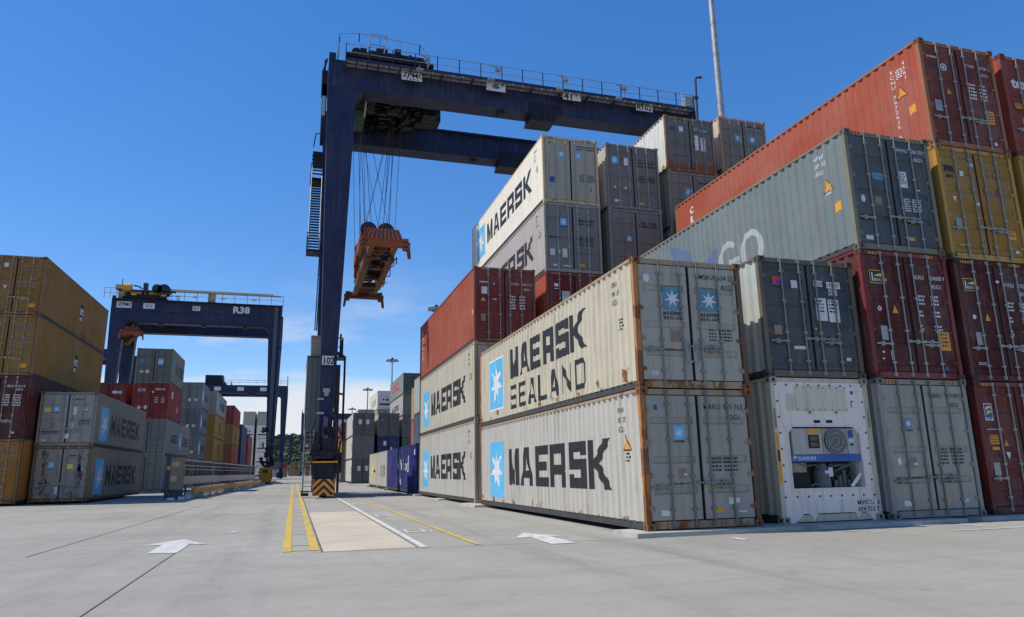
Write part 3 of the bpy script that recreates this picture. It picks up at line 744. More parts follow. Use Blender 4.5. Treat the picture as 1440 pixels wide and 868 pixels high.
door_marks(c, maersk_logo(.68, 1.95, .28) + [(data_lines(.18, 1.42, 1, .05, ((0, .5),), 111), 'ink'), (rect(.22, .68, .42, .94), 'paper'), (rect(.56, .76, .64, .92), 'paper'), (rect(.74, .62, .94, .98), 'paper'), (rect(.34, .24, .5, .32), 'paper'), (rect(.76, .24, 1.1, .3), 'paper')],
           [(data_lines(1.46, 2.16, 2, .07, ((0, .26), (.34, .66)), 112), 'ink'), (data_lines(1.46, 1.5, 5, .05, ((0, .2), (.3, .66)), 113), 'ink'), (rect(1.46, .26, 1.68, .38), 'amber')])
c = container(BX2, BY, Z0 + 4*HC, L40, HC, WHITE, 'smooth white refrigerated container with black letters, topmost in front of the rear gantry girder', 1, .2, (.62, .48, .3), (.45, .45, .43), style='flat', flat=True, name='reefer_container', cat='refrigerated container')
for d in doors(c): d.color = rc(door_shade((.44, .44, .40)), .12)
maersk_side(c, L40, HC, 'L', z0=.34, flat=True, key='d'); side_number(c, L40, HC, 'L', ['MWCU', '603', '45R1'], 'ink', tri=False, flat=True)
door_marks(c, maersk_logo(.70, 2.0, .25, False) + [(rect(.29, .86, .50, 1.12), 'mid_blue'), (rect(.30, 2.56, .36, 2.64), 'ink'), (rect(.36, .62, .39, .74), 'ink')], maersk_logo(1.44, 2.0, .25, False) + [(data_lines(1.5, 2.52, 2, .06, ((0, .26), (.32, .78)), 121), 'ink'), (data_lines(1.6, 1.28, 5, .035, ((0, .2), (.3, .66)), 122), 'ink'), (rect(1.5, .8, 1.68, .84), 'teal'), (rect(1.46, .2, 1.72, .28), 'amber'), (rect(2.06, .62, 2.1, .76), 'ink')])
header_stripes(c, HC)
for k in range(3): container(BX3, BY, Z0 + k*HC, L40, HC, (.24, .25, .25), 'grey container hidden behind the front stacks, below the plain dark grey pair', 2, .25, group='hidden lower containers of the second bay')
c = container(BX3, BY, Z0 + 3*HC, L40, HC, (.235, .235, .245), 'dark grey container with mid-door star label, lower of the pair beside the lilac one', 1, .2, None, (.26, .26, .26))
door_marks(c, maersk_logo(.78, 1.5, .2, False) + [(rect(.36, 2.4, .42, 2.5), 'mid_blue'), (rect(.72, .8, .92, 1.0), 'brown')], [(data_lines(1.46, 2.3, 2, .08, ((0, .26), (.34, .72)), 131), 'ink')])
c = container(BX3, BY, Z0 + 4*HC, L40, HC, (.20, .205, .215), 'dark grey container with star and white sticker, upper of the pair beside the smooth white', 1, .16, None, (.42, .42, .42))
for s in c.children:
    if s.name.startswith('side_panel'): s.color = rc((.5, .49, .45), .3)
door_marks(c, maersk_logo(.26, 2.0, .28, False, film='sky_blue') + [(rect(.82, 1.96, 1.02, 2.3), 'paper'), (rect(.3, .3, .5, .4), 'paper'), (disc(.36, .95, .05), 'paper'), (disc(.84, .95, .05), 'paper')], [(data_lines(1.46, 2.1, 2, .08, ((0, .26), (.34, .78)), 141), 'ink'), (data_lines(1.46, 1.5, 3, .06, ((0, .26), (.4, .78)), 142), 'ink'), (rect(1.42, .26, 1.66, .36), 'amber')])
zc = Z0 + 2*HC + 2*H8
c = container(BX4, BY, zc, L40, H8, (.24, .24, .23), 'grey container with two star labels, below the badly rusted one at the top', 1, .38, None, (.26, .26, .26))
door_marks(c, maersk_logo(.76, 1.42, .42, False, film='teal'), maersk_logo(1.6, 1.42, .42, False, film='teal') + [(data_lines(1.46, 2.1, 1, .08, ((0, .6),), 151), 'ink')])
for k, (zz, hh) in enumerate(((Z0, HC), (Z0 + HC, HC), (Z0 + 2*HC, H8), (Z0 + 2*HC + H8, H8))): container(BX4, BY, zz, L40, hh, (.24, .25, .25), 'grey container hidden behind the front stacks, below the rusted high pair', 2, .25, group='hidden lower containers of the second bay')
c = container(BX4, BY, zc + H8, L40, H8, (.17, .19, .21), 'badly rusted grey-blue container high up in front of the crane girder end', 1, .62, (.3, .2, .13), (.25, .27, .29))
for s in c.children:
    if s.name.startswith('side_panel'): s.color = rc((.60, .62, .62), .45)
door_marks(c, [(rect(.3, 1.95, .5, 2.12), 'mid_blue'), (rect(.7, 1.9, .92, 2.14), 'paper')], [(rect(1.42, 1.1, 1.64, 1.8), 'paper'), (rect(1.74, 1.08, 1.98, 1.72), 'paper'), (rect(1.74, 1.98, 2.1, 2.1), 'steel'), (rect(1.42, 2.02, 1.64, 2.16), 'steel')])
for k in range(4): container(BX5, BY, (Z0, Z0 + HC, Z0 + 2*HC, Z0 + 3*HC)[k], L40, (HC, HC, HC, H8)[k], (.24, .25, .25), 'grey container hidden behind the front stacks, deep under the very topmost one', 2, .25, group='hidden lower containers of the second bay')
container(BX5, BY, Z0 + 3*HC + H8, L40, H8, (.22, .22, .22), 'grey container directly beneath the very topmost one under the tall lamp mast', 1, .3)
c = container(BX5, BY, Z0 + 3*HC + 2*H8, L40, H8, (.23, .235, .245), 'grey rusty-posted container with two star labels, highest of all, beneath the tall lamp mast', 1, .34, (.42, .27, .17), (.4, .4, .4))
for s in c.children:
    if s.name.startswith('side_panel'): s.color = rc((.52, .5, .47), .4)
door_marks(c, maersk_logo(.76, 1.42, .40, False, film='teal'), maersk_logo(1.5, 1.42, .40, False, film='teal') + [(data_lines(1.46, 2.24, 1, .09, ((0, .28), (.36, .78)), 161), 'ink')])

# ---- third bay and beyond, right of the lane
B3 = 38.05
c = container(AX, B3, Z0, L40, H8, BLUE, 'dark blue container with white scrawled emblem on its side, on the ground', 1, .06, None, (.2, .2, .24))
a = side_art(L40, 'L')
for pts in ([(5.8, 2.2), (6.1, 1.6), (6.0, .5), (5.7, .5), (5.8, 1.5), (5.5, 2.1)], [(6.2, 1.9), (6.8, 1.5), (6.6, 1.2), (6.3, 1.5)], [(5.2, 1.7), (5.7, 1.5), (5.6, 1.2), (5.1, 1.4)], [(5.9, .7), (6.3, .35), (6.5, .45), (6.1, .9)]): a.put(tris([pts]), 'white')
a.put(ring_(5.8, 2.28, .2, .16, .08), 'white').put(rect(7.2, 1.2, 7.36, 1.9), 'white').put(rect(7.7, 1.2, 7.86, 1.6), 'white').put(ring_(8.3, 1.4, .24, .22, .1), 'white').put(ring_(9.0, 1.36, .28, .24, .1), 'white').put(rect(9.2, 1.1, 9.34, 2.0), 'white').put(rect(11.4, 2.0, 11.55, 2.3), 'white')
obj('emblem', a.mesh('emblem'), c)
c = container(AX, 50.6, Z0, L20, H8, (.50, .51, .53), 'light grey short container with faint lettering, between the dark blue and cream ones', 1, .1)
obj('lettering', side_art(L20, 'L').put(block_text('MAERSK', 1.6, .8, 3.4, .8), 'steel').mesh('lettering'), c)
c = container(AX, 56.8, Z0, L20, H8, (.54, .52, .47), 'cream short container with a yellow label, farthest of the low row past the dark blue', 1, .1)
obj('label', side_art(L20, 'L').put(rect(2.0, 1.0, 3.0, 1.7), 'sun_yellow').put(rect(3.3, 1.1, 4.6, 1.3), 'ink').mesh('label'), c)
c3 = 9.05
container(c3, 51.3, Z0 + HC, L20, H8, (.05, .10, .20), 'small blue container just visible at second level behind the beige lettered one', 1, .1)
c = container(c3, 51.3, Z0 + HC + H8, L20, HC, (.42, .47, .52), 'pale blue-grey short container at third level, glimpsed beside the beige lettered one', 1, .1)
container(9.8, 57.6, Z0 + HC + H8, L20, HC, (.48, .33, .12), 'yellow short container at third level, a thin strip beside the pale blue-grey one', 1, .12)
container(9.8, 57.6, Z0 + HC, L20, H8, (.40, .10, .05), 'orange-red short container glimpsed beneath the yellow strip in the third bay', 2, .12)
container(c3, 51.3, Z0, L20, HC, (.3, .3, .3), 'grey short container hidden at the bottom behind the dark blue one', 2, .12, group='hidden lower containers of the third bay')
container(9.8, 57.6, Z0, L20, HC, (.3, .3, .3), 'grey short container hidden at the bottom behind the dark blue one', 2, .12, group='hidden lower containers of the third bay')

R4 = 83.0
G4 = [(AX, 0, DGREY, 'doors'), (AX, 1, (.15, .16, .155), 'blind'), (AX, 2, (.14, .145, .145), 'doors')]
L4 = ['dark grey container with two door papers, lowest of the far three beside the lane', 'dark grey container with ribbed closed end, middle of the far three beside the lane', 'dark grey container with two door papers, topmost of the far three beside the lane']
for (x, k, cc, near), lb in zip(G4, L4):
    c = container(x, R4, Z0 + k*H8, L40, H8, cc, lb, 1, .12, None, (.2, .2, .2), near=near)
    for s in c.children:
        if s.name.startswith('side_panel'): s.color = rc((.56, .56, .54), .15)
    if near == 'doors': door_marks(c, [(rect(.66, 1.3, 1.02, 1.85), 'paper')], [(rect(1.5, 1.3, 1.86, 1.85), 'paper')])
    a = side_art(L40, 'L').put(rect(11.2, .9, 11.6, 1.8), 'ink').put(rect(11.3, 1.1, 11.5, 1.3), 'white', 1); obj('label', a.mesh('label'), c)
x = 9.0
container(x, R4, Z0, L40, H8, (.2, .2, .2), 'grey container at the bottom, hidden behind the cream short container', 2, .12)
c = container(x, R4, Z0 + H8, L40, H8, (.03, .035, .17), 'dark blue container with two door papers, under a dark grey one beyond the cream one', 1, .06, None, (.1, .1, .2))
door_marks(c, [(rect(.66, 1.5, .98, 2.0), 'paper')], [(rect(1.4, .9, 1.66, 1.3), 'paper')])
c = container(x, R4, Z0 + 2*H8, L40, H8, (.13, .135, .135), 'dark grey container resting on the dark blue one in the far stack', 1, .14, None, (.18, .18, .18))
for s in c.children:
    if s.name.startswith('side_panel'): s.color = rc((.5, .5, .48), .15)
door_marks(c, maersk_logo(.4, 1.7, .2, False, film='teal'), [])
x = 11.8
for k, (cc, lb) in enumerate((((.12, .13, .13), 'x'), ((.12, .13, .13), 'x'), ((.12, .125, .125), 'dark grey container third from the top in the tall far stack under the slate one'), ((.17, .17, .165), 'grey container second from the top in the tall far stack beside the brick red one'), ((.10, .13, .14), 'dark slate container with red lettering on its side, topmost of the tall far stack'))):
    if k < 2: lb = 'grey container near the ground in the tall far stack, hidden behind the dark blue one'
    c = container(x, R4, Z0 + k*2.5, L40, 2.496, cc, lb, 1 if k > 1 else 2, .14, None, (.15, .15, .15), near='blind' if k in (2, 3) else 'doors', group='hidden lower containers of the far stack' if k < 2 else None)
    if k >= 2:
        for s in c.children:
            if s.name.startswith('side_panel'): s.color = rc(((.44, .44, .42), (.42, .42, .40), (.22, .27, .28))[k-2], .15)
    if k == 4: obj('lettering', side_art(L40, 'L').put(font_text('OOCL', 2.2, .95, 1.0, 'L', 1.6, .04), 'red_film').mesh('lettering'), c)
    if k == 3: obj('lettering', side_art(L40, 'L').put(block_text('MAERSK', 2.6, .9, 6, .7), 'ink').mesh('lettering'), c)
x = 14.65
for k in range(5): container(x, R4, Z0 + k*2.5, L40, 2.496, (.16, .16, .155), 'grey container in the far rows, only its top showing right of the slate one' if k == 4 else 'grey container hidden in the stack behind the tall far one', 2, .14, group=None if k == 4 else 'hidden containers right of the tall far stack')
# row behind
R5 = 98.5
for k, (cc, lb) in enumerate((((.3, .3, .29), 'grey container on the ground behind the far stack of three'), ((.5, .32, .07), 'yellow container peeping out past the far stack of three'), ((.42, .08, .07), 'red container peeping out above the yellow one past the far stack of three'))):
    container(AX - .25, R5, Z0 + k*H8, L40, H8, cc, lb, 2, .08)
for k in range(2): container(9.0, R5, Z0 + k*HC, L40, HC, (.3, .3, .3), 'grey container hidden behind the dark grey far stack', 2, .1, group='hidden containers of the fifth row')
container(9.0, R5, Z0 + 2*HC, L40, HC, (.22, .03, .028), 'dark red container showing just its top edge over the far stack of three', 2, .08)
R6 = 111.5
for k in range(3): container(9.0, R6, Z0 + k*2.65, L40, 2.64, (.45, .45, .44), 'pale container hidden behind the dark red top edge', 2, .1, group='hidden containers of the sixth row')
for k in range(4): container(11.9, R6, Z0 + k*2.65, L40, 2.64, (.5, .5, .47), 'white container directly beneath the far refrigerated box' if k == 3 else 'pale container hidden beneath the far refrigerated box', 1 if k == 3 else 2, .12, group=None if k == 3 else 'hidden containers of the sixth row')
c = container(9.0, R6, Z0 + 3*2.65, L40, 2.64, (.58, .57, .54), 'white container behind the dark red top edge in the far rows', 1, .15)
for k in range(4): container(14.5, R6, Z0 + k*2.65, L40, 2.64, (.42, .43, .40), 'greenish white container with doors, right of the white one beneath the far refrigerated box' if k == 3 else 'pale container hidden beneath the greenish white one', 1 if k == 3 else 2, .15, group=None if k == 3 else 'hidden containers of the sixth row')
c = container(11.9, R6, Z0 + 4*2.65, L40, HC, (.70, .69, .66), 'white refrigerated box highest in the far rows, between the two far lamp masts', 1, .12, near='none', flat=True, name='reefer_container', cat='refrigerated container')
reefer_front(c, HC, False); obj('lettering', side_art(L40, 'L', True).put(block_text('MAERSK', 3.0, .8, 7, 1.1), 'steel').mesh('lettering'), c)
R7 = 139
for k, (cc, lb) in enumerate((((.3, .31, .29), 'grey container on the ground past the crane foot, far down the lane'), ((.22, .2, .17), 'brown-grey container second from the ground past the crane foot'), ((.72, .71, .68), 'white refrigerated box below its twin, just right of the near crane leg'), ((.74, .73, .71), 'white refrigerated box on top of its twin, just right of the near crane leg'))):
    if k < 2: container(6.9, R7, Z0 + k*H8, L40, H8, cc, lb, 2, .1)
    else:
        c = container(6.9, R7, Z0 + 2*H8 + (k-2)*HC, L40, HC, cc, lb, 2, .06, near='none', flat=True, name='reefer_container', cat='refrigerated container'); reefer_front(c, HC, False)

for i, (x, y, n, cc) in enumerate(((-13.5, 410, 3, (.3, .3, .3)), (-9.5, 395, 2, (.30, .05, .05)), (-6.4, 432, 3, (.16, .2, .26)), (-3.2, 440, 2, (.42, .40, .36)), (-.2, 428, 3, (.34, .2, .1)), (3.0, 440, 2, (.25, .27, .28)), (6.0, 420, 3, (.4, .12, .08)), (9.2, 430, 2, (.45, .45, .43)))):
    for k in range(n): container(x, y, Z0 + k*H8, L20, H8, tuple(q*(1 - .12*((i + k) % 3)) for q in cc), 'one of the tiny stacked containers at the end of the lane under the hill', 2, .1, group='tiny stacked containers at the end of the lane')

# ---- left block
LX, LY = -9.38 - W, 39.11
for k in range(2):
    c = container(LX, LY, Z0 + k*H8, L40, H8, (.275, .27, .25), ('grey container with long brown rust stains down its doors, on the ground at the left', 'grey container standing on the rust-stained one at the left, big word on its side')[k], 0, .42 if k == 0 else .2, (.22, .13, .08) if k == 0 else None, (.36, .36, .36))
    for d in doors(c): d.color = rc(((.28, .26, .235), (.30, .305, .30))[k], (.42, .1)[k])
    maersk_side(c, L40, H8, 'R', key='left%d' % k)
    if k == 0:
        rn_ = random.Random(4)
        for d, x0 in zip(doors(c), (.40, 1.86)):
            a = door_art(); L_ = []; R_ = []
            for q in range(12): z = 2.42 - q*.19; w_ = .10 + .05*math.sin(q*.9 + x0) + rn_.uniform(-.03, .03); cx_ = x0 + .1 + rn_.uniform(-.02, .02); L_.append((cx_ - w_, z)); R_.append((cx_ + w_, z))
            a.put([[L_[q], R_[q], R_[q+1], L_[q+1]] for q in range(11)], 'rust_stain'); a.parts(d, 'rust_streak')
    if k == 1: door_marks(c, [(rect(.22, 1.62, .48, 1.82), 'sun_yellow'), *maersk_logo(.60, 1.62, .24), (rect(.5, .82, .74, 1.1), 'brown'), (data_lines(.2, .66, 2, .05, ((0, .7),), 171), 'ink'), (rect(.26, .24, .42, .32), 'paper')],
               [(rect(1.42, 1.5, 1.6, 1.86), 'paper'), ([[(1.80, 1.58), (2.1, 1.62), (1.98, 1.72)], [(1.84, 1.6), (1.9, 1.86), (1.96, 1.64)], [(1.96, 1.62), (2.04, 1.86), (2.06, 1.62)]], 'white'), (data_lines(1.34, 2.2, 1, .08, ((0, .5),), 172), 'ink'), (data_lines(1.7, 1.2, 4, .04, ((0, .5),), 173), 'ink'), (rect(1.36, .84, 1.5, 1.1), 'paper'), (rect(1.2, .36, 1.38, .58), 'paper'), (rect(1.42, .22, 1.62, .34), 'amber')])
    else: door_marks(c, maersk_logo(.66, 1.56, .24) + [(rect(.62, .82, .84, 1.06), 'brown'), (rect(.26, .2, .5, .3), 'amber'), (rect(1.0, .36, 1.16, .7), 'paper')] , [(rect(1.40, 1.52, 1.7, 1.74), 'sun_yellow'), ([[(1.84, 1.56), (2.14, 1.56), (2.0, 1.38)], [(1.92, 1.5), (1.98, 1.8), (2.04, 1.5)]], 'white'), (data_lines(1.5, 2.1, 1, .08, ((0, .3),), 174), 'ink')])
YX, YY = -11.96 - W, 37.97
lb = ['orange yellow container with rusty blotches, on the ground at the left edge', 'dark red container with white print, second from the ground at the left edge', 'mustard yellow container, lower of the yellow pair at the left edge', 'mustard yellow container with rust streaks, topmost at the left edge']
for k, (cc, ru) in enumerate((((.40, .18, .025), .3), (DRED, .08), ((.335, .18, .030), .3), ((.325, .166, .032), .4))):
    c = container(YX, YY, Z0 + k*HC, L40, HC, cc, lb[k], 0, ru, (.25, .13, .05) if k != 1 else None, (.4, .36, .28) if k != 1 else (.42, .42, .42), style='wave')
    if k >= 2:
        a = side_art(L40, 'R')
        a.put(rect(6.25, 1.0, 6.95, 2.0), 'ink').put(font_text('m', 6.6, 1.42, .46, 'C', 1.1, .06), 'white', 1).put(font_text('sc', 6.6, 1.08, .26, 'C', 1.3, .05), 'white', 1)
        for i, ch in enumerate('MSCU 7415'): a.put(font_text(ch, .85, HC - .6 - i*.17, .1, 'C', 1.1, .012), 'ink')
        obj('lettering', a.mesh('lettering'), c)
        door_marks(c, [(rect(.02 + .14, 2.28, .5, 2.56), 'ink'), (font_text('MSC', .2, 2.35, .13, 'L', .8, .03), 'sun_yellow', 1), (rect(.68, 2.3, .86, 2.5), 'paper'), (ring_(.4, 1.78, .26, .2, .1), 'red_film'), (rect(.3, 1.7, .6, 1.84), 'paper'), ([[(.76, 1.4), (.92, 1.4), (.84, 1.22)]], 'white')],
                   [(data_lines(1.42, 2.34, 2, .09, ((0, .3), (.36, .76)), 181 + k), 'brown'), (data_lines(1.36, 1.72, 3, .1, ((0, .32), (.46, .76)), 183 + k), 'brown'), (rect(1.86, .38, 2.16, .56), 'amber')])
        header_stripes(c, HC)
    elif k == 1: door_marks(c, [], [(font_text('BEAU 743210 8', 1.5, 2.36, .1, 'L', .8, .012), 'white'), (font_text('45G1', 1.86, 2.2, .1, 'L', 1, .012), 'white'), (data_lines(1.38, 1.96, 5, .06, ((0, .3), (.42, .74)), 191), 'white'), (rect(1.86, .24, 2.02, .32), 'paper')])
    else: door_marks(c, [], [(data_lines(1.5, 2.3, 2, .09, ((0, .3), (.36, .76)), 192), 'brown'), (disc(1.5, 1.3, .07), 'paper'), (data_lines(1.2, 1.7, 3, .1, ((0, .9),), 193), 'brown')])

def diamonds(x, z, s=.17): return [(x, z - s), (x + s, z), (x, z + s), (x - s, z)]
M2 = -9.05 - W
c = container(M2, 57.2, Z0, L40, H8, (.24, .27, .30), 'slate grey container on the ground behind the cabinet of the steel guard rail', 1, .2, None, (.2, .22, .24)); door_marks(c, [(rect(.66, 1.4, .9, 1.9), 'paper')], [])
c = container(M2, 57.2, Z0 + H8, L20, H8, (.26, .29, .33), 'slate grey short container with a small blue star label, beneath the bright red one', 1, .1, None, (.22, .24, .26)); door_marks(c, maersk_logo(.72, 1.5, .34) + [(rect(.7, 2.2, 1.0, 2.36), 'paper')], [])
obj('lettering', side_art(L20, 'R').put(font_text('AGEX', 2.4, 1.0, .6, 'L', 1.4, .05), 'ink').mesh('lettering'), c)
c = container(M2, 57.2 + L20 + .1, Z0 + H8, L20, H8, (.30, .30, .29), 'grey short container with star panel and word, in line behind the slate grey short one', 1, .12); maersk20_side(c, L20, H8, 'R')
c = container(M2, 57.2, Z0 + 2*H8, L20, H8, (.34, .035, .028), 'bright red short container with white diamond placards, in the middle of the left stack', 1, .08, None, (.3, .05, .04), style='wave')
door_marks(c, [(font_text('CAI', .3, 2.0, .2, 'L', 1.1, .04), 'white'), ([diamonds(.5, .82)], 'white'), ([diamonds(.92, .84)], 'white')], [(disc(1.32, 1.95, .08), 'white'), (data_lines(1.46, 2.1, 1, .12, ((0, .66),), 201), 'white'), (data_lines(1.46, 1.5, 3, .09, ((0, .24), (.4, .66)), 202), 'white')])
obj('lettering', side_art(L20, 'R').put(rect(1.2, 1.6, 1.8, 2.1), 'white').put(rect(4.0, .7, 4.4, 1.2), 'white').mesh('lettering'), c)
c = container(M2, 57.2, Z0 + 3*H8, L20, H8, (.235, .25, .23), 'greenish grey short container with round star label, standing on the bright red short one', 1, .14, None, (.2, .21, .2))
door_marks(c, [(rect(.2, 1.5, .78, 1.8), 'teal'), (diamonds(.82, .86) and [diamonds(.8, .86)], 'white'), (rect(.3, .76, .6, .92), 'paper'), (rect(.3, .5, .7, .6), 'red_film')], [(rect(1.42, 1.36, 1.86, 1.86), 'sky_blue'), (disc(1.64, 1.6, .18), 'white', 1)])
obj('lettering', side_art(L20, 'R').put(rect(.6, .9, 1.3, 1.9), 'teal').put(block_text('MAERSK', 2.0, .9, 3.4, .8), 'ink').mesh('lettering'), c)
for k in range(2): container(M2 - 2.85, 57.2, Z0 + k*H8, L20, H8, (.28, .28, .28), 'grey short container hidden behind the two lettered grey ones at the left', 2, .1, group='hidden lower containers of the left stack')
c = container(M2 - 2.85, 57.2, Z0 + 2*H8, L20, H8, (.23, .035, .03), 'dull red short container with white diamond placards, half hidden left of the bright red one', 1, .1, None, (.2, .05, .05), style='wave')
door_marks(c, [([diamonds(.5, .82)], 'white'), ([diamonds(.92, .84)], 'white')], [([diamonds(1.6, .82)], 'white'), ([diamonds(2.0, .84)], 'white'), (rect(1.5, 1.8, 2.1, 2.0), 'white')])
M3 = -9.30 - W
lb = ['slate container on the ground hidden behind the steel guard rail', 'slate grey short container with pale placards, second from the ground in the third left stack', 'slate short container with a tiny star, third from the ground in its left stack', 'blue-grey short container with two round white labels, topmost of the third left stack']
for k in range(4):
    c = container(M3, 78, Z0 + k*H8, L20, H8, ((.2, .22, .24), (.17, .19, .22), (.16, .18, .22), (.22, .25, .29))[k], lb[k], 1, .1, None, (.16, .18, .2))
    if k: door_marks(c, maersk_logo(.3, 1.6, .2, False, film='teal') if k == 2 else [], [(disc(1.3 , .8, .16), 'paper'), (disc(1.86, .8, .16), 'paper')])
    maersk20_side(c, L20, H8, 'R', 'steel' if k == 1 else 'ink')
M4 = -8.72 - W
lb = ['grey container on the ground behind the guard rail in the fourth left stack', 'yellow container with dark window-like emblem, lower of the yellow pair in the fourth left stack', 'yellow container with dark emblem, upper of the yellow pair in the fourth left stack', 'pale grey container with dark word, topmost of the fourth left stack']
for k, cc in enumerate(((.2, .2, .2), (.42, .25, .055), (.45, .26, .05), (.40, .41, .38))):
    c = container(M4, 86.3, Z0 + k*H8, L40, H8, cc, lb[k], 1, .12, None, (.3, .3, .26), style='wave')
    a = side_art(L40, 'R')
    if k in (1, 2): a.put(rect(4.9, .55, 6.3, 2.0), 'ink').put(rect(5.2, .8, 6.0, 1.1), 'brown', 1)
    else: a.put(block_text('MAERSK', 4.0, .9, 6.0, .9), 'ink').put(rect(1.1, .7, 2.6, 2.0), 'sky_blue')
    obj('lettering', a.mesh('lettering'), c)
M5 = -8.2 - W
lb = ['dark red container on the ground in the fifth left stack behind the guard rail', 'orange red container, second from the ground in the fifth left stack', 'yellow container with narrow dark emblem, third from the ground in the fifth left stack', 'bright red container with amber placard, topmost of the fifth left stack']
for k, cc in enumerate(((.2, .03, .03), (.42, .11, .04), (.42, .25, .05), (.34, .035, .04))):
    c = container(M5, 104, Z0 + k*H8, L40, H8, cc, lb[k], 1, .08, None, (.3, .3, .3), style='wave', near='doors')
    if k == 2: obj('lettering', side_art(L40, 'R').put(rect(5.5, .5, 6.6, 2.1), 'ink').mesh('lettering'), c)
    if k == 3: door_marks(c, [(rect(.8, .8, 1.1, 1.2), 'amber')], [])
for k in range(3): container(-7.95 - W, 117.6, Z0 + k*HC, L40, HC, (.05, .07, .19), ('blue container on the ground', 'blue container at second level', 'blue container at third level')[k] + ', a narrow strip before the white refrigerated towers', 2, .1)
for k in range(3): container(-7.8 - W, 132, Z0 + k*H8, L40, H8, (.36, .05, .06), ('red container on the ground', 'red container at second level', 'red container at third level')[k] + ', a thin strip with white dashes before the white towers', 2, .1)
for j, x in enumerate((-8.65 - W, -8.2)):
    for k in range(5):
        c = container(x, 165, Z0 + k*HC, L40, HC, (.62, .62, .60) if k < 4 else (.46, .48, .42), ('white refrigerated box', 'white refrigerated box', 'white refrigerated box', 'white refrigerated box', 'greenish white container with ribbed end')[k] + (', %s of the five in the %s far white tower' % (('lowest', 'second from the ground', 'middle', 'fourth from the ground', 'topmost')[k], ('outer', 'inner')[j])), 2, .12, near='blind' if k == 4 else 'none', flat=k < 4, name='reefer_container' if k < 4 else 'shipping_container', cat='refrigerated container' if k < 4 else 'shipping container')
        if k < 4: reefer_front(c, HC, False)
for x, y, k, cc, lb in ((-4.6, 250, 0, (.35, .22, .12), 'tan container on the ground at the far end of the lane'), (-4.6, 250, 1, (.30, .06, .05), 'dull red container on the tan one at the far end of the lane'), (-2.0, 330, 0, (.38, .24, .13), 'tan container beyond the end of the lane'), (-2.0, 330, 1, (.36, .23, .13), 'tan container on top of another beyond the end of the lane'), (.7, 330, 0, (.33, .21, .13), 'brown container right of the two tan ones beyond the end of the lane'), (-7.2, 262, 1, (.12, .16, .25), 'dull blue container at second level at the far end of the lane'), (-7.2, 262, 0, (.5, .5, .48), 'pale container under the dull blue one at the far end of the lane')):
    container(x, y, Z0 + k*H8, L20, H8, cc, lb, 2, .1)

# ------------------------------------------------------------------ rubber-tyred gantry cranes
NAVY = rc((.0165, .0245, .074), .03); NAVYD = rc((.008, .011, .028), .05); EGREY = rc((.15, .17, .18), .08); TANP = rc((.42, .36, .22), .1)
def m_wheel():
    def f():
        mb = MB(); n = 20
        prof = [(.36, -.16), (.66, -.24), (.76, -.18), (.78, 0), (.76, .18), (.66, .24), (.36, .16)]
        vs = [(x, r*math.cos(2*math.pi*k/n), r*math.sin(2*math.pi*k/n)) for k in range(n) for r, x in prof]
        p = len(prof)
        mb.add(vs, [(k*p + i, k*p + i + 1, ((k+1) % n)*p + i + 1, ((k+1) % n)*p + i) for k in range(n) for i in range(p-1)], 0, True)
        return mb.mesh('wheel', ['dark'])
    return cached('wheel', f)
def m_rim(): return cached('rim', lambda: (lambda mb: (mb.tube((-.12, 0, 0), (.12, 0, 0), .37, 20, 0), mb.tube((-.17, 0, 0), (.17, 0, 0), .16, 12, 0), mb.mesh('rim', ['crane']))[2])(MB()))
def rail(mb, pts, h=1.05, step=1.35, r=.024, mid=True, m=0, mp=0):
    """handrail along a polyline at walkway level"""
    for a, b in zip(pts, pts[1:]):
        a, b = Vector(a), Vector(b); n = max(1, round((b - a).length / step)); up = Vector((0, 0, h))
        mb.tube(a + up, b + up, r, 6, m)
        if mid: mb.tube(a + up*.5, b + up*.5, r*.8, 6, m)
        for k in range(n + 1):
            p = a.lerp(b, k/n); mb.bar(p, p + up, .05, .05, mp)
def frame_sign(parent, x0, z0, x1, z1, y, writing, name='sign', dz=0.0):
    mb = MB(); mb.box((x0, y, z0), (x1, y + .03, z1)); mb.box((x0 - .02, y + .01, z0 - .02), (x1 + .02, y + .035, z1 + .02), 1)
    o = obj(name, mb.mesh(name, ['paper', 'under']), parent)
    a = Art(0, None, lambda u, v, k: (u, y - .006 - k*.003, v))
    for it in writing: a.put(*it)
    obj('lettering', a.mesh('lettering'), o)
    return o

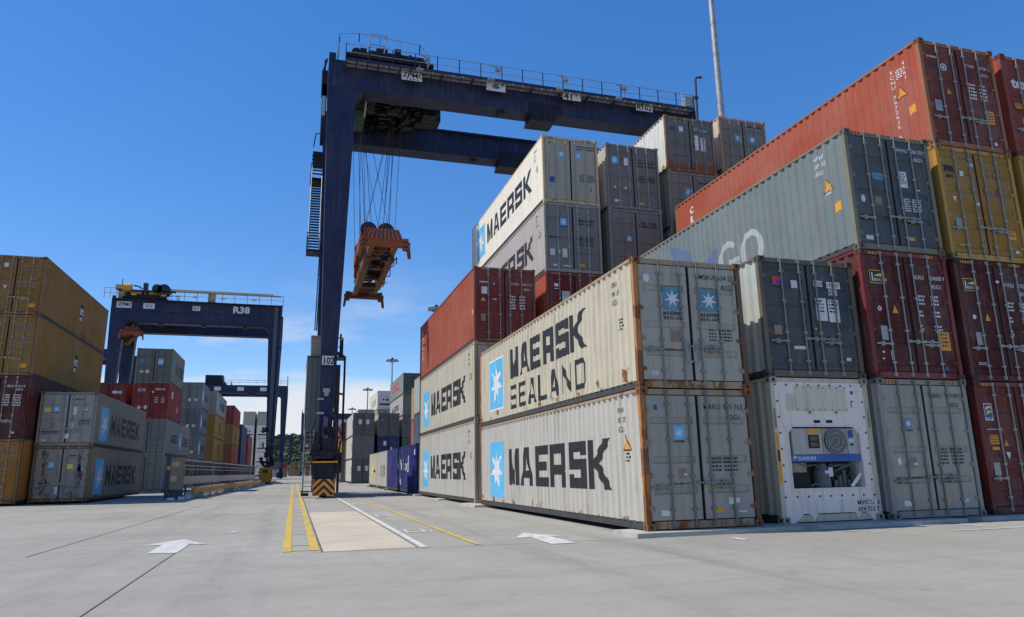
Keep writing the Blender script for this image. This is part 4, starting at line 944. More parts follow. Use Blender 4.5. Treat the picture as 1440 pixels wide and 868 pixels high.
def rtg(label, xl, xr, y0, depth=7.2, zt=24.6, zb=22.9, lw=(.78, .30), detail=1, group=None, legs='both', machine=4.2):
    """xl, xr: outer faces of the legs; the girders run along x, the crane rolls along y"""
    r = thing('gantry_crane', label, 'gantry crane', (xl, y0, 0), group)
    S = xr - xl; gt = 1.2
    for k, yy in enumerate((0, depth)):
        mb = MB()
        mb.box((0, yy, zb), (S, yy + gt, zt))
        if detail: # stiffening flange plates and inner corner haunches
            mb.box((0, yy - .03, zt - .06), (S, yy + gt + .03, zt + .0))
            mb.box((1.6, yy - .03, zb - .04), (S - 1.6, yy + gt + .03, zb + .0))
            for sx, xx in ((1, 1.55), (-1, S - 1.55)): mb.prism([(xx, zb - .01), (xx + sx*.5, zb - .01), (xx, zb - .6)], 1, yy + .002, yy + gt - .002)
            mb.box((.0, yy + .1, zt), (.38, yy + .5, zt + .5))
        obj('girder', mb.mesh('girder', ['crane']), r, NAVY)
        for side in (0, 1):
            if legs == 'left' and side == 1: continue
            if legs == 'right' and side == 0: continue
            mb = MB(); f = (lambda x: x) if side == 0 else (lambda x: S - x)
            zt2 = zb + .02 if True else zt
            top, bot = (0.0, 1.62), (.34, .94)
            yb0, yb1 = yy + .15, yy + gt - .15
            A = [(f(bot[0]), yb0, 2.3), (f(bot[1]), yb0, 2.3), (f(bot[1]), yb1, 2.3), (f(bot[0]), yb1, 2.3)]
            B = [(f(top[0]), yy + .003, zt2 - .02), (f(top[1]), yy + .003, zt2 - .02), (f(top[1]), yy + gt - .003, zt2 - .02), (f(top[0]), yy + gt - .003, zt2 - .02)]
            if side: A = [A[1], A[0], A[3], A[2]]; B = [B[1], B[0], B[3], B[2]]
            mb.hexa(A, B)
            # knee bracing onto the sill beam
            for s_ in (-1, 1): mb.bar((f(.64), yy + gt/2, 4.6), (f(.64), yy + gt/2 + s_*1.5, 2.5), .22, .25)
            obj('leg', mb.mesh('leg', ['crane']), r, NAVY)
    for side in (0, 1):
        f = (lambda x: x) if side == 0 else (lambda x: S - x)
        a, b = sorted((f(.25), f(1.05)))
        mb = MB(); mb.box((a, -1.2, 1.72), (b, depth + 2.4, 2.32)); mb.box((a - .06, -1.0, 2.1), (b + .06, depth + 2.2, 2.16))
        for yy in (.75, depth + .5):
            mb.box((a + .1, yy - .55, .95), (b - .1, yy + .55, 1.75)); 
            for q in (-1, 1): mb.hexa([(a + .06, yy + q*1.1 - .35, .55), (b - .06, yy + q*1.1 - .35, .55), (b - .06, yy + q*1.1 + .35, .55), (a + .06, yy + q*1.1 + .35, .55)], [(a + .1, yy + q*.4 - .2, 1.3), (b - .1, yy + q*.4 - .2, 1.3), (b - .1, yy + q*.4 + .2, 1.3), (a + .1, yy + q*.4 + .2, 1.3)])
        obj('sill_beam', mb.mesh('sill_beam', ['crane']), r, NAVYD)
        for yy in (.55, 2.2, depth - .6, depth + 1.1):
            w = obj('wheel', m_wheel(), r, None, ((a + b)/2, yy, .785)); obj('rim', m_rim(), w, NAVYD)
    # trolley across both girders, with machinery house and hoist drums
    tx = machine
    mb = MB(); mb.box((tx - 2.5, -.3, zt + .22), (tx + 2.6, depth + gt + .3, zt + .42)); mb.box((tx - 2.4, -.05, zt + .06), (tx + 2.5, .5, zt + .22)); mb.box((tx - 2.4, depth + .6, zt + .06), (tx + 2.5, depth + gt, zt + .22))
    rnd = random.Random(int(xl*7) + 3)
    for k in range(110): 
        xx, yy = tx - 2.3 + rnd.random()*4.6, 1.4 + rnd.random()*(depth - 1.6); mb.box((xx, yy, zt - .35 - rnd.random()*.75), (xx + .12 + rnd.random()*.4, yy + .12 + rnd.random()*.4, zt + .22))
    for k in range(5): mb.box((tx - 2.4, 1.3 + k*1.15, zt - .55), (tx + 2.6, 1.42 + k*1.15, zt + .22))
    for k in range(9): mb.box((tx + 2.2 + rnd.random()*1.0, 3.0 + rnd.random()*1.6, zt - 1.1 + rnd.random()*.5), (tx + 3.4 + rnd.random()*.5, 4.8 + rnd.random()*.5, zt - .4 + rnd.random()*.4))
    mb.box((tx + 2.0, 1.4, zt - .1), (tx + 3.6, 5.4, zt + .1)); rail(mb, [(tx + 2.6, 1.4, zt + .1), (tx + 3.6, 1.4, zt + .1), (tx + 3.6, 5.4, zt + .1)], .9, .8, .025)
    obj('trolley', mb.mesh('trolley', ['crane']), r, rc((.008, .009, .014), .2))
    mb = MB(); mb.box((tx - 2.1, .1, zt + .42), (tx + 2.2, depth*.8, zt + .82)); mb.box((tx - 1.2, .3, zt + .82), (tx + 2.1, depth*.7, zt + 1.12)); mb.tube((tx - 1.9, .0, zt + .68), (tx - 1.9, 2.6, zt + .68), .3, 14); mb.box((tx + .2, .9, zt + 1.12), (tx + .9, 2.2, zt + 1.3))
    for k in range(7): mb.tube((tx - 1 + k*.45, .28, zt + .45), (tx - 1 + k*.45, .28, zt + 1.1), .05, 6)
    for k in range(30): xx, yy = tx - 1.9 + rnd.random()*3.7, rnd.random()*4; mb.box((xx, yy, zt + .8), (xx + .1 + rnd.random()*.4, yy + .1 + rnd.random()*.5, zt + 1.0 + rnd.random()*.45))
    obj('machinery_house', mb.mesh('machinery_house', ['crane']), r, NAVYD)
    if detail:
        for q in (-.9, .9):
            mb = MB(); mb.tube((tx + q - .5, depth*.6, zt - .35), (tx + q + .5, depth*.6, zt - .35), .42, 18); obj('hoist_drum', mb.mesh('hoist_drum', ['cable']), r)
        mb = MB(); cx = tx - 2.0
        mb.hexa([(cx - .6, 1.5, zb - 1.0), (cx + .8, 1.5, zb - 1.0), (cx + .8, 3.4, zb - 1.0), (cx - .6, 3.4, zb - 1.0)], [(cx - .6, 1.3, zt - .3), (cx + .9, 1.3, zt - .3), (cx + .9, 3.4, zt - .3), (cx - .6, 3.4, zt - .3)])
        o = obj('operator_cab', mb.mesh('operator_cab', ['crane']), r, rc((.03, .09, .07), .05))
        mb = MB(); mb.box((cx - .5, 1.22, zb - .6), (cx + .7, 1.36, zt - .55)); obj('window', mb.mesh('window', ['glass']), o)
        mb = MB()
        for a_, b_ in (((cx + .95, 1.25, zt - .25), (cx + .75, 1.45, zb - 1.0)), ((cx - .65, 1.25, zt - .25), (cx - .65, 1.45, zb - 1.0)), ((cx - .65, 1.25, zt - .3), (cx + .95, 1.25, zt - .3)), ((cx - .65, 1.3, zb + .3), (cx + .9, 1.3, zb + .3))): mb.bar(a_, b_, .09, .09)
        obj('cab_frame', mb.mesh('cab_frame', ['crane']), o, rc((.5, .47, .38), .1))
    return r

CX, CY = .80, 38.0
r = rtg('tall navy gantry crane over the right stacks, its leg marked 102', CX, 24.75, CY, 7.15, 24.55, 22.88, machine=3.45)
S = 23.95
# walkways on both girders
def walkway(parent, x0, x1, y0, y1, z, with_rail, inner=False):
    mb = MB(); n = int((x1 - x0) / .62)
    for k in range(n):
        a = x0 + (x1 - x0)*k/n
        for q in range(2): mb.box((a + .04, y0 + .04 + q*(y1-y0)/2, z), (a + (x1-x0)/n - .04, y0 + (q+1)*(y1-y0)/2 - .04, z + .02))
    for q in (y0, y0 + .5*(y1-y0), y1 - .04): mb.box((x0, q, z - .03), (x1, q + .04, z + .03), 1)
    for k in range(0, n + 1, 3):
        a = x0 + (x1 - x0)*k/n; mb.bar((a, y0 + .02, z - .02), (a, y1 + .02, z - .34), .05, .06, 1); mb.bar((a, y0, z - .04), (a, y1, z - .04), .05, .06, 1)
    w = obj('walkway', mb.mesh('walkway', ['grate', 'crane']), parent, NAVY)
    if with_rail:
        mb = MB(); rail(mb, [(x0, y0 + .03, z), (x1, y0 + .03, z)], 1.02, 1.32, .024, True, 0, 1); mb.box((x0, y0 + .01, z + .03), (x1, y0 + .03, z + .14), 1)
        obj('handrail', mb.mesh('handrail', ['grate', 'crane']), w, NAVY)
    return w
walkway(r, .9, S - .6, -.85, -.03, 24.16, True)
w = walkway(r, .9, S - .6, 7.15 - .32, 7.12, 24.5, False)
mb = MB(); rail(mb, [(.5, -.86, 25.15), (1.6, -.86, 25.35), (5.1, -.86, 25.2), (5.7, -.86, 24.5)], .55, 1.4, .022, False); rail(mb, [(.5, -.86, 24.2), (.5, 1.2, 24.2)], 1.3, 1.2, .024); rail(mb, [(1.4, 5.0, 25.6), (5.4, 5.0, 25.6)], .8, 1.3, .022)
mb.path([(2.15, -.3, 25.2), (2.3, -.3, 26.35), (3.25, -.3, 26.35), (3.1, -.3, 25.2)], .03); mb.path([(2.15, .8, 25.2), (2.3, .8, 26.4), (3.25, .8, 26.4), (3.1, .8, 25.2)], .03); mb.tube((2.3, -.3, 26.35), (2.3, .8, 26.4), .025, 6); mb.tube((3.25, -.3, 26.35), (3.25, .8, 26.4), .025, 6)
obj('machine_railing', mb.mesh('machine_railing', ['grate']), r)
for x in (5.1, 9.4, 13.8, 17.8):    # floodlights on brackets
    mb = MB(); mb.box((x - .2, -1.15, 24.0), (x + .2, -.86, 24.1)); mb.bar((x, -.9, 24.1), (x, -.86, 24.4), .06, .06); mb.tube((x + .5, -.88, 24.3), (x + .5, -.88, 24.85), .03, 6); mb.box((x + .3, -1.0, 24.8), (x + .62, -.8, 24.98)); mb.bar((x + .5, -.9, 25.0), (x - .1, -.9, 25.12), .05, .05)
    obj('floodlight', mb.mesh('floodlight', ['steel']), r)
for x, yy in ((12.2, 0), (12.2, 7.15)):
    mb = MB(); mb.hexa([(x - .05, yy - .05, 22.35), (x + 1.6, yy - .05, 22.35), (x + 1.6, yy + 1.25, 22.35), (x - .05, yy + 1.25, 22.35)], [(x + .05, yy - .05, 22.86), (x + 1.8, yy - .05, 22.86), (x + 1.8, yy + 1.25, 22.86), (x + .05, yy + 1.25, 22.86)]); mb.box((x - .1, yy - .06, 22.84), (x + 2.0, yy - .035, 23.5)) 
    obj('junction_box', mb.mesh('junction_box', ['crane']), r, NAVYD)
    mb = MB(); mb.box((x - 2.0, yy + .3, 22.7), (x - 1.6, yy + .8, 22.9)); obj('bracket', mb.mesh('bracket', ['crane']), r, NAVYD)
frame_sign(r, 4.12, 23.58, 5.32, 24.1, -.52, [(font_text('ZPMC', 4.17, 23.77, .29, 'L', 1.18, .03), 'ink'), (rect(4.4, 23.62, 4.5, 23.71) + rect(4.6, 23.62, 4.7, 23.71) + rect(4.8, 23.62, 4.9, 23.71) + rect(5.0, 23.62, 5.1, 23.71), 'ink')])
frame_sign(r, 9.25, 23.66, 10.45, 24.28, -.52, [(ring_(9.85, 23.97, .26, .17, .07, 20, 330), 'teal'), ([[(9.62, 23.94), (9.9, 23.99), (10.2, 23.90), (9.9, 23.84)], [(9.6, 24.0), (9.8, 24.1), (10.05, 24.02), (9.85, 24.0)]], 'mid_blue')])
frame_sign(r, 14.2, 23.76, 15.4, 24.26, -.52, [(font_text('41', 14.27, 23.80, .42, 'L', 1.1, .03), 'ink'), (font_text('T.', 15.02, 24.0, .17, 'L', 1.1, .03), 'ink')])
frame_sign(r, 19.25, 23.72, 20.42, 24.26, -.52, [(font_text('R102', 19.28, 23.79, .40, 'L', .92, .025), 'ink')])
frame_sign(r, .33, 6.74, .93, 7.22, .05, [(font_text('102', .35, 6.80, .35, 'L', .84, .025), 'ink')])
mb = MB(); mb.tube((23.9, -.2, 23.0), (24.02, -.2, 26.85), .075, 8); mb.path([(24.02, -.2, 26.8), (24.08, -.2, 26.98), (24.42, -.2, 27.08)], .07, 8); mb.box((24.35, -.26, 26.98), (24.52, -.14, 27.1)); mb.box((23.8, -.3, 25.4), (24.1, -.1, 25.52)); obj('end_post', mb.mesh('end_post', ['under']), r)
mb = MB(); mb.box((22.9, -.6, 24.5), (23.3, -.2, 25.2)); mb.tube((22.7, -.5, 24.5), (22.7, -.5, 25.5), .04, 6); mb.box((23.5, .1, 24.55), (23.9, .5, 25.6)); mb.tube((23.2, -.5, 25.2), (23.6, -.5, 25.3), .1, 8); obj('end_equipment', mb.mesh('end_equipment', ['steel']), r)
# low end: bumper board, marker bar, electrical house, stair, ladder
mb = MB(); mb.box((.10, -1.36, .14), (1.16, -1.28, .92))
o = obj('bumper', mb.mesh('bumper', ['ink']), r)
a = Art(0, None, lambda u, v, k: (u, -1.366 - k*.002, v))
for k in range(-3, 5):
    z = .14 + k*.34
    for sx in (1, -1):
        q = [(.63, z + .52), (.63 + sx*.53, z), (.63 + sx*.53, z + .17), (.63, z + .69)]
        q = clip(clip(q, 1, .14, .92), 0, .1, 1.16)
        if q: a.put([q], 'amber' if k % 1 == 0 else 'red_film')
a.put(rect(.1, .14, .18, .3), 'red_film', 1).put(rect(1.06, .14, 1.16, .3), 'red_film', 1).put(rect(.1, .7, .2, .92), 'red_film', 1).put(rect(1.06, .72, 1.16, .92), 'red_film', 1)
obj('chevrons', a.mesh('chevrons'), o)
mb = MB(); mb.box((.14, -1.2, .22), (1.12, -.3, 1.9)); mb.box((.08, -1.25, .95), (1.2, -.2, 1.15)); mb.box((.0, -1.22, 1.15), (.14, -1.1, 2.2)); mb.box((1.14, -1.22, 1.15), (1.28, -1.1, 2.2)); mb.box((-.1, -1.26, 2.05), (1.34, -1.1, 2.28)); mb.box((.0, -1.2, 2.28), (.4, .2, 2.6)); mb.box((.5, -1.1, 2.3), (1.25, .4, 2.9)); mb.box((1.1, -.9, 1.2), (1.45, .4, 2.2))
for k in range(6): mb.tube((.1 + k*.2, -1.0, 2.3), (.1 + k*.2, -1.0, 2.9 + (k % 3)*.3), .05, 6)
mb.box((.3, -.6, 2.9), (1.0, .1, 3.5)); mb.path([(-.05, -1.1, 2.3), (-.1, -.6, 3.2), (.1, -.2, 3.9)], .04); mb.path([(1.3, -1.1, 2.3), (1.42, -.6, 3.0), (1.05, -.2, 4.1)], .05)
obj('drive_unit', mb.mesh('drive_unit', ['crane']), r, NAVYD)
mb = MB(); mb.box((.03, -1.30, 1.70), (1.25, -1.24, 1.78)); obj('marker_bar', mb.mesh('marker_bar', ['amber']), r)
mb = MB(); mb.box((.15, -1.0, 4.1), (.5, -.8, 4.2)); mb.box((.2, .0, 4.9), (.5, .12, 5.0)); mb.tube((.62, .0, 5.2), (.62, -.12, 5.2), .12, 10); mb.box((.45, -.02, 5.3), (.8, .1, 5.5)); obj('lamp', mb.mesh('lamp', ['steel']), r)
mb = MB()
mb.hexa([(-.1, 1.9, 2.9), (.6, 1.9, 2.9), (.6, 6.0, 2.9), (-.1, 6.0, 2.9)], [(-.38, 1.5, 3.35), (.62, 1.5, 3.35), (.62, 6.2, 3.35), (-.38, 6.2, 3.35)], 1)
mb.box((-.38, 1.5, 3.35), (.62, 6.2, 7.35))
for k in range(4): mb.box((-.36 + k*.25, 1.485, 3.5), (-.35 + k*.25, 1.5, 7.3), 1)
mb.box((-.40, 1.45, 7.35), (.64, 6.25, 7.42), 1); mb.box((1.1, 1.0, 3.1), (1.34, 1.9, 6.9), 1); mb.prism([(1.1, 3.1), (1.34, 3.1), (1.12, 2.5)], 1, 1.0, 1.9, 1)
o = obj('electrical_house', mb.mesh('electrical_house', ['crane', 'under']), r, EGREY)
mb = MB(); mb.box((-.22, 2.0, 7.42), (.6, 4.2, 8.6)); mb.box((-.24, 1.96, 8.56), (.62, 4.24, 8.64)); [mb.box((-.22, 1.97, 7.6 + k*.3), (.6, 1.99, 7.62 + k*.3)) for k in range(4)]
obj('roof_cabinet', mb.mesh('roof_cabinet', ['crane']), o, rc((.34, .32, .28), .1))
mb = MB(); mb.bar((1.62, 2.0, 3.0), (1.62, 2.0, 7.45), .11, .14); mb.bar((1.62, 2.0, 7.45), (1.1, 1.2, 7.6), .12, .14); mb.bar((1.62, 2.0, 3.1), (1.1, 1.2, 3.0), .12, .14); mb.bar((1.62, 2.0, 5.4), (1.2, 1.2, 5.4), .08, .1); mb.box((1.05, .9, 7.3), (1.6, 2.2, 7.36)); rail(mb, [(1.1, .95, 7.36), (1.42, .95, 7.36), (1.42, 2.0, 7.36)], 1.0, .4, .03); mb.tube((1.3, 1.0, 7.4), (1.3, 1.0, 8.6), .05, 6)
obj('access_frame', mb.mesh('access_frame', ['crane']), r, NAVYD)
def stairs(parent, p0, p1, width, n, matcol):
    p0, p1 = Vector(p0), Vector(p1); mb = MB()
    for q in (-.5, .5):
        o_ = Vector((q*width, 0, 0)); mb.bar(p0 + o_, p1 + o_, .05, .22, 0); mb.tube(p0 + o_ + Vector((0,0,.95)), p1 + o_ + Vector((0,0,.95)), .03, 6, 1)
        for k in range(0, n + 1, 4): b = p0.lerp(p1, k/n) + o_; mb.tube(b, b + Vector((0,0,.95)), .025, 6, 1)
    for k in range(n + 1): c_ = p0.lerp(p1, k/n); mb.box((c_.x - width/2, c_.y - .11, c_.z - .02), (c_.x + width/2, c_.y + .11, c_.z + .02), 0)
    return mb
mb = stairs(r, (-.36, 2.3, 13.5), (-.30, 5.4, 19.3), .62, 28, None)
mb.box((-.75, 1.4, 13.3), (.05, 2.4, 13.42)); mb.box((-.7, 5.4, 19.2), (.1, 6.4, 19.3)); rail(mb, [(-.72, 2.4, 13.4), (-.72, 1.4, 13.4), (.02, 1.4, 13.4)], 1.0, .6, .03)
rail(mb, [(-.68, 5.4, 19.3), (-.68, 6.4, 19.3), (.1, 6.4, 19.3)], 1.0, .6, .03)
for k in range(6): mb.box((-.66, 5.3, 19.6 + k*.24), (.05, 5.4, 19.66 + k*.24))
mb.box((-.62, 5.0, 20.1), (.04, 5.6, 21.0)); mb.path([(-.6, 4.4, 21.0), (-.5, 4.4, 21.9), (.0, 4.4, 22.0)], .035)
obj('stair', mb.mesh('stair', ['crane', 'grate']), r, NAVYD)
mb = MB()
for q in (0, .3): mb.tube((-.1 + q*.3, .35, 8.6), (-.02 + q*.3, .35, 13.5), .03, 6)
for k in range(18): mb.tube((-.1, .35, 8.7 + k*.27), (0, .35, 8.7 + k*.27), .012, 5)
mb.box((-.3, .2, 19.5), (-.05, .9, 23.0)); mb.box((-.28, .1, 21.0), (-.1, .3, 22.2), 1); mb.tube((-.2, .3, 22.9), (-.2, .3, 24.6), .05, 6); mb.box((-.35, .2, 22.3), (-.02, .5, 23.9)); mb.tube((-.3, .3, 23.8), (-.1, .3, 24.7), .06, 6)
obj('cable_tray', mb.mesh('cable_tray', ['crane', 'steel']), r, NAVYD)
mb = MB()
for q in (-.35, .1): mb.tube((q, .3, .25), (q, .5, 3.4), .035, 6)
for k in range(12): mb.tube((-.35, .3 + k*.016, .3 + k*.26), (.1, .3 + k*.016, .3 + k*.26), .018, 5)
rail(mb, [(-.45, .2, 1.3), (.05, .2, 1.3)], .9, .5, .025); mb.box((-.45, .1, .28), (.0, .6, .34), 1); mb.box((-.42, -.1, .1), (-.05, .5, .24), 1)
obj('ladder', mb.mesh('ladder', ['grate', 'dark']), r)
mb = MB(); rail(mb, [(1.32, -1.1, .25), (1.32, .2, .25)], 1.25, .6, .025); mb.box((1.2, -.2, 1.2), (1.5, .6, 1.65), 1); obj('side_guard', mb.mesh('side_guard', ['under', 'steel']), r)

# ---- spreader, hung from the hoist ropes
def make_spreader(label, loc, rz=0, group='orange spreaders'):
    t = thing('container_spreader', label, 'spreader', loc, group, rz)
    O = rc((.29, .055, .010), .66); OD = rc((.085, .022, .010), .78); D = rc((.06, .05, .05), .3)
    mb = MB()
    for s in (-1, 1):
        mb.box((s*.62 - .14, -5.9, .28), (s*.62 + .14, 5.9, .62)); mb.box((s*.62 - .18, -3.4, .18), (s*.62 + .18, 3.4, .78))
    for y in (-3.3, -1.2, 1.2, 3.3): mb.box((-.6, y - .15, .25), (.6, y + .15, .6))
    for y in (-4.6, -4.0, 4.2, 4.8): mb.box((-.5, y - .06, .32), (.5, y + .06, .5))
    obj('main_frame', mb.mesh('main_frame', ['orange']), t, OD)
    for s in (-1, 1):
        mb = MB(); y = s*5.95
        mb.box((-1.16, y - .16, .16), (1.16, y + .16, .56))
        mb.box((-1.22, y - .2, .02), (-.95, y + .2, .6)); mb.box((.95, y - .2, .02), (1.22, y + .2, .6))
        if s < 0:
            mb.hexa([(-.95, y - .2, .50), (.95, y - .2, .50), (.95, y + .2, .50), (-.95, y + .2, .50)], [(-.72, y - .02, 1.12), (.72, y - .02, 1.12), (.72, y + .3, 1.12), (-.72, y + .3, 1.12)])
        e = obj('end_beam', mb.mesh('end_beam', ['orange']), t, O if s < 0 else OD)
        if s < 0:
            def pl(u, v, k): f = (v - .5)/.62; return (u, y - .206 + f*.18 - k*.002, v)
            a = Art(0, None, pl)
            for k in range(8):
                x0 = -.9 + k*.235; q = .0 + (k - 3.5)*.012
                sh = .08 if k >= 4 else -.08
                a.put([[(x0*.98, .52), (x0*.98 + .11, .52), (x0*.76 + .09 , 1.1), (x0*.76, 1.1)]], 'ink')
            obj('stripes', a.mesh('stripes'), e)
            a = Art(0, None, lambda u, v, k: (u, y - .206, v))
            for s2 in (-1, 1):
                for k in range(2): a.put(rect(s2*1.08 - .1, .1 + k*.24, s2*1.08 + .1, .2 + k*.24), 'ink')
            obj('stripes', a.mesh('stripes'), e)
        for s2 in (-1, 1):
            mb = MB(); x = s2*1.2
            mb.hexa([(x + s2*.10 - .07, y - .12, -.42), (x + s2*.10 + .07, y - .12, -.42), (x + s2*.10 + .07, y + .12, -.42), (x + s2*.10 - .07, y + .12, -.42)], [(x - .09, y - .16, .3), (x + .09, y - .16, .3), (x + .09, y + .16, .3), (x - .09, y + .16, .3)])
            mb.box((x - .12, y - .14, .26), (x + .12, y + .14, .42))
            obj('corner_guide', mb.mesh('corner_guide', ['orange']), t, OD)
    mb = MB(); mb.box((-.9, -2.2, 1.55), (.9, 2.2, 1.95)); mb.box((-1.0, -2.4, 1.3), (-.7, 2.4, 2.0)); mb.box((.7, -2.4, 1.3), (1.0, 2.4, 2.0)); [mb.box((q - .12, y - .15, .6), (q + .12, y + .15, 1.4)) for q in (-.85, .85) for y in (-2.2, 2.2)]
    obj('headblock', mb.mesh('headblock', ['orange']), t, O)
    for x in (-.5, .5):
        for y in (-1.9, 1.9):
            mb = MB(); mb.tube((x, y - .09, 2.4), (x, y + .09, 2.4), .48, 22); mb.tube((x, y - .11, 2.4), (x, y + .11, 2.4), .14, 10, 1)
            o_ = obj('sheave', mb.mesh('sheave', ['cable', 'steel']), t); mb = MB(); mb.box((x - .3, y - .16, 1.9), (x + .3, y - .10, 2.5)); mb.box((x - .3, y + .10, 1.9), (x + .3, y + .16, 2.5)); obj('bracket', mb.mesh('bracket', ['orange']), o_, O)
    mb = MB(); rn = random.Random(3)
    for k in range(34):
        x = rn.uniform(-.75, .6); y = rn.uniform(-5.2, 5.2); z = rn.uniform(.05, .75); mb.box((x, y, z), (x + rn.uniform(.08, .35), y + rn.uniform(.1, .6), z + rn.uniform(.06, .3)))
    for k in range(14):
        p = [(rn.uniform(-.9, .9), rn.uniform(-5, 5), rn.uniform(.0, 1.1))]
        for q in range(3): p.append((p[-1][0] + rn.uniform(-.3, .3), p[-1][1] + rn.uniform(-.9, .9), p[-1][2] + rn.uniform(-.25, .25)))
        mb.path(p, rn.uniform(.015, .04), 5)
    for k in range(7): mb.box((-.5 + rn.random()*.5, -3.2 + k*.95, .62), (rn.random()*.5 + .05, -2.6 + k*.95, .85 + rn.random()*.15))
    for s in (-1, 1): mb.path([(s*.85, -3, .5), (s*.98, -2.0, .3), (s*.9, -1, .45), (s*1.02, 0, .22), (s*.88, 1.2, .5), (s*.95, 2.2, .28), (s*.85, 3.2, .5)], .03, 5)
    obj('hydraulics', mb.mesh('hydraulics', ['cable']), t)
    return t
def copy_tree(o, parent=None):
    c = o.copy(); COL.objects.link(c)
    if parent is not None: c.parent = parent
    for ch in list(o.children): copy_tree(ch, c)
    return c
SP = (3.98, 41.65, 12.55)
sp = make_spreader('orange container spreader with black stripes, hanging on ropes from the crane marked 102', SP)
top = [(tx_, ty_) for ty_ in (-1.9, 1.9) for tx_ in (-.5, .5)]
for i, (x, y) in enumerate(top):
    for q in (-.1, .1):
        mb = MB(); s = 1 if x > 0 else -1
        p = (SP[0] + x + q*2.2, SP[1] + y + q*3, SP[2] + 2.4)
        t_ = (CX + 3.45 + s*(.35 + abs(q)*6) - .3, CY + 3.6 + (y*.5), 23.0)
        mb.tube([p[0] - CX, p[1] - CY, p[2]], [t_[0] - CX, t_[1] - CY, t_[2]], .018, 5)
        obj('hoist_rope', mb.mesh('hoist_rope', ['cable']), r)
for s in (-1, 1):
    for k in (-1, 1):
        mb = MB(); mb.tube((SP[0] - CX + s*.8, 3.6 + k*1.8, SP[2] + 1.9), (3.45 - .3 - s*.9, 3.6 + k*1.2, 23.0), .014, 5); obj('hoist_rope', mb.mesh('hoist_rope', ['cable']), r)
        mb = MB(); mb.tube((SP[0] - CX + s*.95, 3.6 + k*2.2, SP[2] + 1.9), (3.45 - .3 + s*1.35, 3.6 + k*1.6, 23.0), .014, 5); obj('hoist_rope', mb.mesh('hoist_rope', ['cable']), r)

# ---- crane of the left block
r = rtg('navy gantry crane over the left stacks, marked R38 in white on its deep girder', -22.7, -2.5, 96, 7.2, 22.75, 19.95, machine=3.6)
S = 20.2
mb = MB(); mb.box((1.3, -.06, 19.9), (S - 1.3, -.001, 20.0)); mb.box((1.6, -.03, 21.3), (S, -.001, 21.36)); 
for k in range(3): mb.box((5.5 + k*5, .1, 19.7), (5.9 + k*5, .9, 19.95))
obj('girder_flange', mb.mesh('girder_flange', ['crane']), r, NAVYD)
a = Art(0, None, lambda u, v, k: (u, -.012, v)); a.put(font_text('R38', 14.1, 21.65, .85, 'L', 1.1, .04), 'white'); obj('lettering', a.mesh('lettering'), r)
frame_sign(r, .6, 21.7, 2.3, 22.5, -.05, [(font_text('ZPMC', .75, 21.95, .42, 'L', 1.05, .03), 'ink')]); frame_sign(r, 3.6, 21.7, 4.9, 22.4, -.05, [(ring_(4.25, 22.05, .4, .2, .1), 'teal')]); frame_sign(r, 9.3, 21.7, 10.2, 22.3, -.05, [(font_text('41T', 9.38, 21.85, .3, 'L', 1.0, .03), 'ink')])
mb = MB(); rail(mb, [(6.8, -.5, 22.8), (S + .1, -.5, 22.8)], 1.25, 1.5, .035, True, 0, 1); mb.box((.2, -.55, 22.72), (S + .1, 0, 22.79), 1); rail(mb, [(-.8, -.4, 22.8), (1.2, -.4, 22.8)], 1.3, .6, .04)
o = obj('walkway', mb.mesh('walkway', ['grate', 'crane']), r, NAVY)
mb = MB(); mb.box((5.5, .1, 24.15), (S - 1.2, .5, 24.4)); mb.box((6, -.1, 24.02), (S - .2, .12, 24.16)); mb.box((11, .1, 23.0), (11.9, .5, 24.15)); obj('festoon_beam', mb.mesh('festoon_beam', ['crane']), r, TANP)
for x in (2.2, 5.6, 7.3, 9.3, 12.6, 16.4):
    mb = MB(); mb.box((x, -.6, 23.25), (x + .6, -.55, 23.45)); obj('warning_plate', mb.mesh('warning_plate', ['amber']), r)
mb = MB(); mb.box((.6, .2, 23.0), (5.6, 4, 23.9)); mb.tube((1.2, -.1, 24.3), (2.1, -.1, 24.3), .5, 14); mb.box((.3, -.2, 24.0), (1.2, .4, 24.6)); 
obj('hoist_motor', mb.mesh('hoist_motor', ['crane']), r, rc((.45, .30, .06), .15))
mb = MB(); mb.tube((5.0, -.2, 24.3), (5.0, 1, 24.3), .6, 16); mb.tube((5.8, -.2, 24.2), (5.8, 1, 24.2), .75, 16); mb.path([(2.3, -.1, 24.6), (2.9, -.1, 24.5), (3.3, -.1, 24.2)], .09); mb.box((3.4, -.1, 23.9), (3.9, .4, 25.0)); mb.box((.5, -.2, 23.9), (7.2, .2, 24.05)); mb.tube((1.0, 0, 24.4), (1.0, 0, 25.4), .05, 6)
obj('hoist_machinery', mb.mesh('hoist_machinery', ['cable']), r)
for side in (0,):
    mb = MB(); mb.box((S - .95, -.13, 2.5), (S - .5, -.01, 22.7)); obj('cable_duct', mb.mesh('cable_duct', ['crane']), r, rc((.08, .10, .14), .1))
mb = MB(); mb.box((S - 1.6, -1.45, .2), (S - .2, -1.2, 2.0)); mb.box((S - 1.5, -1.2, .3), (S - .3, .4, 2.0)); mb.box((S - 1.2, -1.46, 1.3), (S - .6, -1.44, 1.75), 1); obj('bumper', mb.mesh('bumper', ['crane', 'under']), r, rc((.46, .24, .03), .2))
rn = random.Random(8); mb = MB()
for k in range(26): x = S - 1.7 + rn.random()*1.5; z = 2 + rn.random()*4.5; y = -.9 + rn.random()*1.2; mb.box((x, y, z), (x + .15 + rn.random()*.35, y + .25, z + .2 + rn.random()*.6))
obj('drive_unit', mb.mesh('drive_unit', ['crane']), r, NAVYD)
